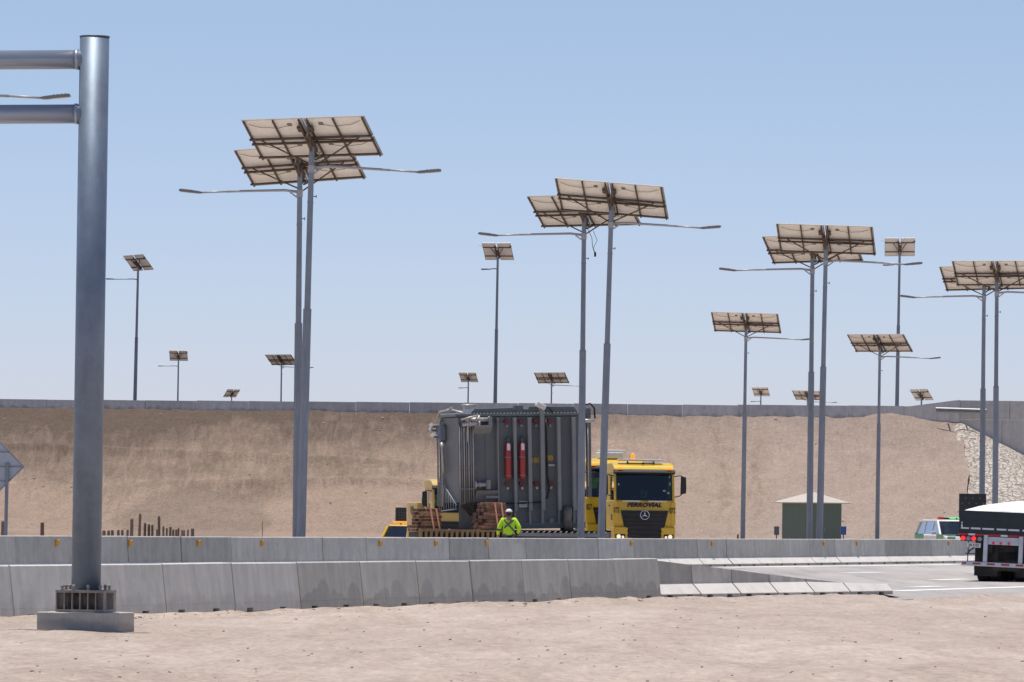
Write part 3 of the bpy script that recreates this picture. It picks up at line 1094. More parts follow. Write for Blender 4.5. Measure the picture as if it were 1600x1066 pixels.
def build_big_lamp():
    """four-module lamp, array underside towards -Y when yaw = 0, arm to +X"""
    r = thing('solar_street_lamp', 'x', 'street lamp')
    b = MB()
    b.tube([(0, 0, -0.3), (0, 0, 7.82)], [0.15, 0.134], 8, smooth=False)
    b.mi = 0
    b.box(-0.3, 0.3, -0.3, 0.3, 0.0, 0.03)
    b.build('lower_pole', 'galvanised', r)
    b = MB()
    b.tube([(0, 0, 7.82), (0, 0, 13.06)], [0.103, 0.088], 8, smooth=False)
    b.tube([(0, 0, 7.80), (0, 0, 7.86)], [0.137, 0.137], 8, smooth=False)
    b.tube([(0, 0, 12.3), (0, 0, 12.36)], [0.10, 0.10], 8, smooth=False)
    b.tube([(0, 0, 11.1), (0, 0, 11.15)], [0.103, 0.103], 8, smooth=False)
    b.box(0.09, 0.19, -0.02, 0.02, 11.3, 11.33)
    b.box(0.16, 0.19, -0.02, 0.02, 11.27, 11.36)
    b.build('upper_pole', 'galvanised', r)
    # rack: local x across, y up-slope, z towards the sky
    b = MB()
    xs_ = [-1.93, -0.98, -0.13, 0.13, 0.98, 1.93]
    for x in xs_:
        b.box(x - 0.024, x + 0.024, -0.99, 0.97, -0.055, -0.004)
    for y, w_ in ((0.12, .03), (-0.12, .03), (-0.80, 0.022)):
        b.box(-2.0, 2.0, y - w_, y + w_, -0.115, -0.058)
    b.bar((-0.10, 0.10, -0.14), (-1.55, 0.02, -0.14), 0.03)
    for sx_ in (-1, 1):
        b.bar((0.0, -0.62, -0.62), (sx_ * 1.6, 0.12, -0.13), 0.035)
        b.bar((0.0, -0.15, -0.38), (sx_ * 0.13, 0.85, -0.07), 0.06)
        b.bar((sx_ * 0.13, -0.85, -0.07), (sx_ * 0.06, -0.45, -0.5), 0.05)
        b.box(sx_ * 0.19 - 0.06, sx_ * 0.19 + 0.06, 0.5, 0.72, -0.15, -0.06)
    b.box(-0.09, 0.09, -0.4, 0.45, -0.26, -0.12)
    rack = b.build('rack', 'rack_steel', r, (0, 0, 13.11))
    b1 = panel_mesh(1.98, 0.985, 1)
    p0 = b1.build('solar_panel', ['panel_back', 'panel_front', 'panel_alloy', 'lamp_grey', 'cable_black'], rack, (-1.01, 0.515, 0))
    for x, y, fl in ((1.01, 0.515, -1), (-1.01, -0.515, 1), (1.01, -0.515, -1)):
        q = p0.copy()
        COL.objects.link(q)
        q.parent = rack
        q.location = (x, y, 0)
        if fl < 0:
            q.scale = (-1, 1, 1)
    # arm
    b = MB()
    b.tube([(0.06, 0, 0), (0.5, 0, 0.05), (1.7, 0, 0.015), (2.4, 0, -0.01)], [0.048, 0.046, 0.042, 0.04], 8)
    b.tube([(2.35, 0, -0.008), (3.3, 0, -0.05)], [0.033, 0.033], 8)
    b.bar((0.09, 0, -0.18), (0.32, 0, -0.01), 0.02, 0.05)
    b.tube([(0, 0, -0.16), (0, 0, 0.06)], 0.112, 8, smooth=False)
    arm = b.build('lamp_arm', 'arm_alloy_lit', r, (0, 0, 12.2))
    b = MB()
    b.M = Matrix.Translation((3.25, 0, -0.05)) @ Matrix.Rotation(radians(-6), 4, 'Y')
    b.prism([(0, -0.03), (0.1, -0.045), (0.72, -0.04), (0.75, -0.01), (0.72, 0.04), (0.25, 0.04), (0.1, 0.035), (0, 0.025)], -0.14, 0.14, 'y', 0.006)
    for k_ in range(4):
        b.box(0.3 + k_ * 0.1, 0.35 + k_ * 0.1, -0.12, 0.12, 0.038, 0.052)
    b.mi = 1
    b.box(0.28, 0.68, -0.11, 0.11, -0.054, -0.04)
    b.build('lamp_head', ['lamp_grey', 'lamp_glass'], arm)
    return r


def build_small_lamp(full_arm):
    r = thing('solar_street_lamp', 'x', 'street lamp')
    H_ = 12.6
    b = MB()
    b.tube([(0, 0, -0.3), (0, 0, 6.6)], [0.16, 0.135], 8, smooth=False)
    b.build('lower_pole', 'galvanised', r)
    b = MB()
    b.tube([(0, 0, 6.6), (0, 0, H_)], [0.11, 0.09], 8, smooth=False)
    b.tube([(0, 0, 6.58), (0, 0, 6.66)], 0.139, 8, smooth=False)
    b.build('upper_pole', 'galvanised', r)
    b = MB()
    for y in (-0.42, 0.42):
        b.box(-1.12, 1.12, y - 0.028, y + 0.028, -0.06, -0.004)
    b.box(-0.12, 0.12, -0.5, 0.4, -0.28, -0.06)
    for sx_ in (-1, 1):
        b.bar((0, -0.3, -0.3), (sx_ * .5, 0.4, -0.065), 0.04)
    rack = b.build('rack', 'rack_steel', r, (0, 0, H_))
    b1 = panel_mesh(1.06, 1.66, 0)
    p0 = b1.build('solar_panel', ['panel_back', 'panel_front', 'panel_alloy', 'lamp_grey', 'cable_black'], rack, (-0.61, 0, 0))
    q = p0.copy()
    COL.objects.link(q)
    q.parent = rack
    q.location = (0.61, 0, 0)
    b = MB()
    L = 1.9 if full_arm else 0.75
    b.tube([(0.05, 0, 0), (0.3, 0, 0.05), (L, 0, 0.0)], [0.045, 0.04, 0.035], 6)
    arm = b.build('lamp_arm', 'arm_alloy_lit', r, (0, 0, H_ - 1.35))
    b = MB()
    b.prism([(L - .05, -0.03), (L + 0.62, -0.05), (L + 0.66, 0.03), (L + 0.6, 0.055), (L + 0.1, 0.05), (L - .05, 0.03)], -0.13, 0.13, 'y', 0.008)
    b.build('lamp_head', 'lamp_grey', arm)
    return r


def set_array(r, yaw, tilt, roll):
    """yaw turns the downhill side to the right; tilt from horizontal; roll lifts the right end"""
    for c_ in r.children:
        if c_.name.split('.')[0] == 'rack':
            # local z = sky side; slope up towards the camera
            M = Matrix.Rotation(-yaw, 4, 'Z') @ Matrix.Rotation(-roll, 4, 'Y') @ Matrix.Rotation(pi, 4, 'Z') @ Matrix.Rotation(tilt, 4, 'X')
            # after the half turn, local +y (up-slope) points to the camera; flip so that x stays to the right
            c_.rotation_euler = M.to_euler()


BIG = build_big_lamp()
SMALL = build_small_lamp(True)
SMALL_SHORT = build_small_lamp(False)
used = set()


def lamp(proto, px, py_top, Y, label, side=1, yaw=20, tilt=40, roll=0.0, lean=0.0, arm_yaw=0.0, zbase=0.0, group=None, top=13.70, armtilt=0.0, zs=1.0):
    o = proto if id(proto) not in used else copy_tree(proto)
    used.add(id(proto))
    p = P(px, py_top, Y)
    z = p.z - top * zs
    if zbase is not None:
        z = zbase
    o.location = (p.x - sin(lean) * 13, Y, z)
    o.rotation_euler = (0, lean, 0)
    o['label'] = label
    if group:
        o['group'] = group
    set_array(o, radians(yaw), radians(tilt), roll)
    for c_ in o.children:
        if c_.name.split('.')[0] == 'lamp_arm':
            c_.rotation_euler = (0, armtilt, radians(arm_yaw) if side > 0 else pi - radians(arm_yaw))
    return o


def sY(px, py):
    """distance at which a big lamp's top edge (z 13.67) shows at this pixel"""
    dx, dy = px - 800, 803.8 - py
    v_ = dy * cos(ROLL) + dx * sin(ROLL)
    return (13.67 - CAMH) * FPX / v_


LG = 'tall solar street lamps in pairs beside the road'
pairs = [
    # px of array centre at top edge, py, label, side, yaw, roll, lean
    (488, 187.0, 'solar street lamp of the leftmost tall pair, higher array, arm to the right', 1, 20, 0.035, 0.016),
    (469, 230.5, 'solar street lamp of the leftmost tall pair, lower array, arm to the left', -1, 19, 0.055, -0.003),
    (956, 286.5, 'solar street lamp of the second tall pair, higher array, left of truck front', 1, 13, -0.06, 0.019),
    (913, 306.5, 'solar street lamp of the second tall pair, lower array with dangling black cables', -1, 24, 0.01, -0.002),
    (1291, 353.0, 'solar street lamp in front of the green hut, higher array, arm to the right', 1, 11, -0.02, 0.010),
    (1270, 368.5, 'solar street lamp in front of the green hut, lower array, arm to the left', -1, 21, 0.025, -0.001),
    (1558, 408.5, 'solar street lamp above the loaded trailer, higher array cut by right edge', 1, 15, 0.0, -0.004),
    (1538, 416.0, 'solar street lamp above the loaded trailer, lower array, arm to the left', -1, 18, 0.02, -0.002),
]
P2L = None
for px, py, lab, sd, yw, rl, ln in pairs:
    Y = sY(px, py)
    o = lamp(BIG, px, py, Y, lab, sd, yw * 0.92, 32, rl, ln, 0.0, 0.0, LG)
    o.location.z = 0.0
    if 'dangling' in lab:
        P2L = o
b = MB()
b.tube([(0.1, -0.1, 12.5), (0.3, -0.12, 12.1), (0.33, -0.12, 11.75), (0.42, -0.12, 11.5)], 0.012, 5)
b.tube([(0.35, -0.12, 12.35), (0.5, -0.12, 12.0), (0.36, -0.12, 11.7), (0.42, -0.12, 11.55)], 0.010, 5)
b.box(0.39, 0.47, -0.15, -0.09, 11.38, 11.55)
b.build('dangling_cable', 'cable_black', P2L)
# lamp left of the frame: only its arm reaches into the picture
Y0 = 13.67 - CAMH
o = lamp(BIG, -138, 60, FPX / 61.0, 'solar street lamp outside the left edge, its arm ending beside the gantry', 1, 0, 32, 0, 0.0, 0, 0, LG)
o.location = (P(-141, 796, FPX / 61.0).x, FPX / 61.0, 0.0)
for px, py, lab, yw, rl, ln in ((1166, 489.5, 'single solar street lamp between truck front and green hut, slim pole', 11, -0.02, 0.004),
                                (1375, 523.0, 'single solar street lamp right of the green hut, slim pole', 26, 0.0, 0.002)):
    Y = sY(px, py)
    o = lamp(BIG, px, py, Y, lab, 1, yw, 32, rl, ln, 0, 0, 'single solar street lamps before the embankment')
    o.location.z = 0.0

FG = 'distant solar street lamps beyond the parapet'


def far_lamp(proto, px, py, s, label, side, yaw, tilt, roll=0.0, lean=0.0, top=13.15, arm_yaw=0.0):
    Y = FPX / s
    o = lamp(proto, px, py, Y, label, side, yaw, tilt, roll, lean, arm_yaw, None, FG, top)
    p = P(px, py, Y)
    o.location = (p.x - sin(lean) * 12, Y, p.z - top)
    return o


far_lamp(SMALL, 216, 400, 19.6, 'distant two-panel lamp right of the gantry, long arm pointing left', -1, 42, 44, 0.04, 0.012)
far_lamp(SMALL, 279, 549, 12.4, 'small distant two-panel lamp with bent arm, second right of the gantry', -1, 2, 50, 0.0, 0.004)
far_lamp(SMALL_SHORT, 362, 609, 10.5, 'tilted two-panel array just rising above the parapet left of the tall pair', -1, -38, 44, 0.0, 0.0)
far_lamp(SMALL_SHORT, 778, 382, 20.4, 'tallest distant two-panel lamp with stub arm, above the dark transformer', -1, 16, 48, 0.0, 0.006, arm_yaw=30)
far_lamp(SMALL_SHORT, 732, 583, 12.3, 'short-looking distant two-panel lamp above the transformer left end', -1, 18, 46, 0.0, 0.004, arm_yaw=30)
far_lamp(SMALL_SHORT, 1406, 375, 20.6, 'tall distant two-panel lamp between the two right-hand tall pairs', -1, 3, 52, 0.02, 0.006, arm_yaw=35)
far_lamp(SMALL_SHORT, 1189, 606, 11.5, 'tiny distant two-panel lamp just right of the single slim lamp', -1, 22, 46, 0.0, 0.0)
far_lamp(SMALL_SHORT, 1440, 609, 14.6, 'strongly tilted two-panel array where the parapet rises at right', -1, 40, 44, 0.02, 0.0)
far_lamp(BIG, 440, 555, 12.6, 'distant four-panel lamp half hidden by the leftmost tall pair', 1, 34, 38, 0.0, 0.0, 13.7)
far_lamp(BIG, 862, 583, 13.0, 'distant four-panel lamp above the transformer right end', 1, 22, 38, 0.01, 0.0, 13.7)
far_lamp(BIG, 1262, 611, 11.6, 'distant four-panel array behind the poles of the third tall pair', 1, 26, 36, -0.02, 0.0, 13.7)

# ------------------------------------------------------------------ gantry
gp = PG(134, 984.0)
gY = 68.6
g = thing('sign_gantry', 'thick galvanised steel gantry column with two horizontal tubes going left', 'gantry', (P(134, 960, gY).x, gY, 0))
s_g = FPX / gY


def gzv(py, px=140):
    return P(px, py, gY).z


lean_g = 0.0035
b = MB()
ztop, zfl = gzv(58, 146), gzv(922)
b.tube([(0, 0, zfl), (sin(lean_g) * (ztop - zfl), 0, ztop)], 0.197, 28)
b.tube([(sin(lean_g) * ztop, 0, ztop), (sin(lean_g) * ztop, 0, ztop + 0.012)], 0.205, 28)
b.build('column', 'galvanised_gantry', g)
for yc in (93, 178):
    b = MB()
    z = gzv(yc, 120)
    b.tube([(-12.9, 0.24, z - 0.2), (-0.1, 0, z)], 0.128, 20)
    b.tube([(-0.225, 0.002, z - 0.002), (-0.185, 0.001, z)], 0.14, 20)
    b.build('beam', 'beam_zinc_lit', g)
b = MB()
b.tube([(-13.0, 0.25, 0.0), (-13.0, 0.25, ztop - 0.2)], 0.197, 28)
b.build('column', 'galvanised_gantry', g)
zb, zs_ = gzv(952), gzv(956)
fr = radians(9.5)
b = MB()
b.M = Matrix.Rotation(-fr, 4, 'Z')
w = 0.335
b.box(-w, w, -w, w, zfl - 0.035, zfl)
b.box(-w, w, -w, w, zs_, zs_ + 0.035)
for k_ in range(7):
    x = -w + 0.012 + k_ * (2 * w - 0.024) / 6
    for yy in (-1, 1):
        y0, y1 = (-w + .004, -0.19) if yy < 0 else (0.19, w - .004)
        b.box(x - 0.008, x + 0.008, y0, y1, zs_ + 0.035, zfl - 0.035)
for k_ in range(1, 6):
    y = -w + k_ * (2 * w) / 6
    for xx in (-1, 1):
        x0, x1 = (-w + .004, -0.19) if xx < 0 else (0.19, w - .004)
        b.box(x0, x1, y - 0.008, y + 0.008, zs_ + 0.036, zfl - 0.036)
b.tube([(0, 0, zs_ + .03), (0, 0, zfl - 0.02)], 0.195, 20)
b.build('base_flange', 'gantry_rust', g)
for x, y in ((-0.26, -0.26), (-0.1, -0.28), (0.1, -0.28), (0.26, -0.26), (-0.27, 0.2), (0.27, 0.2), (-0.27, -0.02), (0.27, -0.02)):
    b = MB()
    v_ = Matrix.Rotation(-fr, 4, 'Z') @ Vector((x, y, 0))
    b.lathe([(0.03, zfl), (0.03, zfl + 0.008), (0.016, zfl + 0.008), (0.016, zfl + 0.03), (0.024, zfl + 0.035), (0.024, zfl + 0.06), (0.012, zfl + 0.075)], (v_.x, v_.y, 0), 8, False)
    b.build('anchor_bolt', 'gantry_rust', g)
b = MB()
cor = PG(163, 988)
ctr = Vector((g.location.x, gY, 0))
b.M = Matrix.Rotation(radians(-22.7), 4, 'Z')
b.box(-0.485, 0.485, -0.485, 0.485, -0.3, zs_ - 0.004, 0.012)
b.M = Matrix.Identity(4)
# the slab turns its right-hand side to the camera
plinth = b.build('concrete_plinth', 'concrete_plinth')
plinth.location = (cor.x - (cos(radians(22.7)) * 0.485 - sin(radians(22.7)) * 0.485) - 0.04, gY, 0)
tag(plinth, 'low square concrete plinth under the gantry column', 'plinth')


# ------------------------------------------------------------------ people
def hand(nodes, edges, pre, wrist, d, side, nrm, fr_=0.0105):
    """palm and five bent fingers growing from the wrist key; d = pointing direction, side = thumb side"""
    d, side, nrm = Vector(d).normalized(), Vector(side).normalized(), Vector(nrm).normalized()
    w = Vector(nodes[wrist][0])
    nodes[pre + 'palm'] = (w + d * 0.055, (0.030, 0.022))
    edges.append((wrist, pre + 'palm'))
    nodes[pre + 'kn'] = (w + d * 0.095, (0.032, 0.018))
    edges.append((pre + 'palm', pre + 'kn'))
    for i, ln in enumerate((0.070, 0.080, 0.074, 0.058)):
        o_ = side * (0.028 - 0.0185 * i)
        a_, b_ = pre + 'f%da' % i, pre + 'f%db' % i
        nodes[a_] = (w + d * (0.105 + ln * 0.45) + o_ + nrm * 0.008, fr_)
        nodes[b_] = (w + d * (0.105 + ln * 0.85) + o_ + nrm * 0.03, fr_ * 0.8)
        edges += [(pre + 'kn', a_), (a_, b_)]
    nodes[pre + 't'] = (w + d * 0.06 + side * 0.045 + nrm * 0.015, fr_ * 1.1)
    nodes[pre + 'u'] = (w + d * 0.10 + side * 0.06 + nrm * 0.03, fr_)
    edges += [(pre + 'palm', pre + 't'), (pre + 't', pre + 'u')]


def make_person(label, loc, rz, J, hat='cap', group=None):
    """J: joint positions in the person's own space, facing +Y"""
    r = thing('person', label, 'person', loc, rz, group)
    N, E = {}, []
    V_ = {k_: Vector(v) for k_, v in J.items()}
    N['pelvis'] = (V_['pelvis'], (0.155, 0.115))
    N['waist'] = (V_['waist'], (0.145, 0.105))
    N['chest'] = (V_['chest'], (0.175, 0.12))
    N['neck0'] = (V_['neck'], 0.062)
    N['head0'] = (V_['head'] + Vector((0, 0, -0.09)), (0.062, 0.07))
    N['head1'] = (V_['head'], (0.078, 0.094))
    N['head2'] = (V_['head'] + Vector((0, -0.01, 0.085)), (0.066, 0.08))
    E += [('pelvis', 'waist'), ('waist', 'chest'), ('chest', 'neck0'), ('neck0', 'head0'), ('head0', 'head1'), ('head1', 'head2')]
    for s_ in 'lr':
        N[s_ + 'sh'] = (V_[s_ + 'sh'], 0.068)
        N[s_ + 'el'] = (V_[s_ + 'el'], 0.047)
        N[s_ + 'wr'] = (V_[s_ + 'wr'], 0.031)
        E += [('chest', s_ + 'sh'), (s_ + 'sh', s_ + 'el'), (s_ + 'el', s_ + 'wr')]
        dd = (V_[s_ + 'wr'] - V_[s_ + 'el']).normalized()
        hd = V_.get(s_ + 'hd', dd)
        hand(N, E, s_ + '_', s_ + 'wr', hd, V_.get(s_ + 'th', Vector((0, 1, 0))), V_.get(s_ + 'pn', Vector((1 if s_ == 'l' else -1, 0, 0))))
        N[s_ + 'hip'] = (V_[s_ + 'hip'], 0.09)
        N[s_ + 'kn'] = (V_[s_ + 'kn'], 0.062)
        N[s_ + 'an'] = (V_[s_ + 'an'], 0.043)
        N[s_ + 'toe'] = (V_[s_ + 'an'] + Vector((0, 0.15, -0.05)), (0.042, 0.028))
        E += [('pelvis', s_ + 'hip'), (s_ + 'hip', s_ + 'kn'), (s_ + 'kn', s_ + 'an'), (s_ + 'an', s_ + 'toe')]
    body = skin_obj('body', N, E, 'skin', r)
    h = V_['head']
    # face features stay part of the body's head
    f = MB()
    f.ball(h + Vector((0, 0.10, -0.012)), 0.018, (0.8, 1.1, 1.5), 1)
    for sx_ in (-1, 1):
        f.ball(h + Vector((sx_ * 0.084, -0.005, -0.01)), 0.022, (0.45, 0.9, 1.4), 1)
    f.mi = 1
    for sx_ in (-1, 1):
        f.ball(h + Vector((sx_ * 0.032, 0.088, 0.018)), 0.010, (1.2, 0.6, 0.7), 1)
    f.box(h.x - 0.024, h.x + 0.024, h.y + 0.086, h.y + 0.094, h.z - 0.062, h.z - 0.054)
    f.build('face', ['skin', 'hair_dark'], r)
    # clothes: same skeleton, a little wider
    C = {k_: (N[k_][0], tuple(q + (0.034 if k_ in ('pelvis', 'waist') else 0.02) for q in (N[k_][1] if isinstance(N[k_][1], tuple) else (N[k_][1],) * 2))) for k_ in
         ('pelvis', 'waist', 'chest', 'lsh', 'lel', 'rsh', 'rel')}
    ce = [('pelvis', 'waist'), ('waist', 'chest'), ('chest', 'lsh'), ('lsh', 'lel'), ('chest', 'rsh'), ('rsh', 'rel')]
    C['coll'] = (V_['neck'] - Vector((0, 0, 0.045)), 0.075)
    ce.append(('chest', 'coll'))
    for s_ in 'lr':
        C[s_ + 'cu'] = (V_[s_ + 'el'].lerp(V_[s_ + 'wr'], 0.86), 0.048)
        ce.append((s_ + 'el', s_ + 'cu'))
    jk = skin_obj('jacket', C, ce, 'hivis', r, 2)
    T = {}
    te = []
    T['pelvis'] = (V_['pelvis'] - Vector((0, 0, 0.02)), (0.165, 0.125))
    for s_ in 'lr':
        T[s_ + 'hip'] = (V_[s_ + 'hip'], 0.108)
        T[s_ + 'kn'] = (V_[s_ + 'kn'], 0.082)
        T[s_ + 'an'] = (V_[s_ + 'kn'].lerp(V_[s_ + 'an'], 0.9), 0.07)
        te += [('pelvis', s_ + 'hip'), (s_ + 'hip', s_ + 'kn'), (s_ + 'kn', s_ + 'an')]
    skin_obj('trousers', T, te, 'navy_cloth', r, 1)
    for s_ in 'lr':
        bt = MB()
        a_ = V_[s_ + 'an']
        bt.box(a_.x - 0.058, a_.x + 0.058, a_.y - 0.085, a_.y + 0.215, a_.z - 0.095, a_.z + 0.0, 0.03)
        bt.tube([a_ + Vector((0, -.01, -0.03)), a_ + Vector((0, -.01, 0.12))], [0.062, 0.058], 10)
        bt.build('boot', 'black_plastic', r)
    hb = MB()
    hb.ball(h + Vector((0, -0.03, 0.005)), 0.1, (0.9, 0.92, 1.0), 2)
    hb.build('hair', 'hair_dark', r)
    cb = MB()
    if hat == 'cap':
        rings = []
        for k_ in range(7):
            a_ = k_ / 6 * pi / 2
            rr, zz = max(0.006, cos(a_)) * 0.112, sin(a_) * 0.098
            rings.append([h + Vector((rr * 0.93 * cos(2 * pi * q / 18), -0.008 + rr * 1.05 * sin(2 * pi * q / 18), 0.035 + zz)) for q in range(18)])
        cb.ring_tube(rings)
        cb.prism([(-0.075, 0.09), (0.075, 0.09), (0.06, 0.19), (0, 0.205), (-0.06, 0.19)], h.z + 0.03, h.z + 0.042, 'z')
        cb.build('cap', 'cap_white', r)
    return r


# the signalman behind the far barrier, seen from behind: facing +Y
wY = 154.0
wp = P(794.8, 838, wY)
hz = P(794.8, 795, wY).z            # top of the cap
J = dict(pelvis=(0, 0, 0.96), waist=(0.0, 0, 1.14), chest=(-0.005, -0.01, 1.36), neck=(0, 0.0, 1.535), head=(0.0, 0.02, 1.665),
         lsh=(-0.195, -0.01, 1.455), lel=(-0.30, -0.03, 1.19), lwr=(-0.335, 0.10, 0.97),
         rsh=(0.195, -0.01, 1.455), rel=(0.335, -0.10, 1.20), rwr=(0.235, 0.07, 1.03),
         lhip=(-0.1, 0, 0.9), lkn=(-0.115, 0.03, 0.5), lan=(-0.125, -0.01, 0.095),
         rhip=(0.1, 0, 0.9), rkn=(0.12, 0.03, 0.5), ran=(0.14, -0.01, 0.095),
         rhd=(-0.75, 0.25, -0.35), rth=(0, 0.5, 0.8), rpn=(-0.3, 0.8, 0.2), lth=(0.3, 0.9, 0), lpn=(1, 0, 0))
worker = make_person('person in yellow-green jacket with dark X on the back and white cap', (wp.x, wY, hz - 1.80), 0, J)
wz = worker.location.z
b = MB()
yb = -0.172
b.bar((-0.15, yb + .012, 1.47), (0.16, yb + .045, 1.13), 0.045, 0.012, (0, 1, 0))
b.bar((0.15, yb + .012, 1.46), (-0.14, yb + .03, 1.22), 0.045, 0.0125, (0, 1, 0))
b.build('reflective_cross', 'hivis_dark', worker)
b = MB()
b.tube([(-0.302, -0.03, 1.205), (-0.307, -0.01, 1.165)], 0.072, 12)
b.tube([(0.265, 0.015, 1.085), (0.245, 0.05, 1.045)], 0.056, 12)
b.build('arm_band', 'navy_cloth', worker)
if abs(wz) > 0.02:
    # stand on the soil: a small spoil patch carries the difference
    worker.location.z = 0.0 if wz < 0.06 else wz
SEAT = dict(pelvis=(0, 0, 0.12), waist=(0, -0.02, 0.30), chest=(0, -0.03, 0.52), neck=(0, 0.0, 0.70), head=(0, 0.03, 0.835),
            lsh=(-0.195, -0.02, 0.62), lel=(-0.27, 0.16, 0.42), lwr=(-0.17, 0.40, 0.46),
            rsh=(0.195, -0.02, 0.62), rel=(0.27, 0.16, 0.42), rwr=(0.17, 0.40, 0.46),
            lhip=(-0.1, 0.05, 0.10), lkn=(-0.13, 0.48, 0.12), lan=(-0.13, 0.50, -0.28),
            rhip=(0.1, 0.05, 0.10), rkn=(0.13, 0.48, 0.12), ran=(0.13, 0.50, -0.28),
            lth=(1, 0, 0.3), rth=(-1, 0, 0.3), lpn=(0, 0.2, -1), rpn=(0, 0.2, -1))


# ------------------------------------------------------------------ tractor units
def wheel_mb(r=0.5, w=0.3, ax='x'):
    b = MB()
    n_ = 24
    prof = [(r * 0.62, -w / 2), (r * 0.93, -w / 2), (r, -w * 0.36), (r, w * 0.36), (r * 0.93, w / 2), (r * 0.62, w / 2)]
    b.ring_tube([[(z_, r_ * cos(2 * pi * k_ / n_), r_ * sin(2 * pi * k_ / n_)) for k_ in range(n_)] for r_, z_ in prof])
    return b


def rim_mb(r=0.5, w=0.3):
    b = MB()
    n_ = 18
    prof = [(r * 0.61, -w / 2 + .01), (r * 0.55, -w * 0.3), (r * 0.25, -w * 0.36), (r * 0.24, w * 0.36), (r * 0.55, w * 0.3), (r * 0.61, w / 2 - .01)]
    b.ring_tube([[(z_, r_ * cos(2 * pi * k_ / n_), r_ * sin(2 * pi * k_ / n_)) for k_ in range(n_)] for r_, z_ in prof])
    return b


def add_wheel(parent, loc, r=0.5, w=0.3):
    t = wheel_mb(r, w).build('wheel', 'rubber', parent, loc)
    rim_mb(r, w).build('rim', 'chrome', t)
    return t


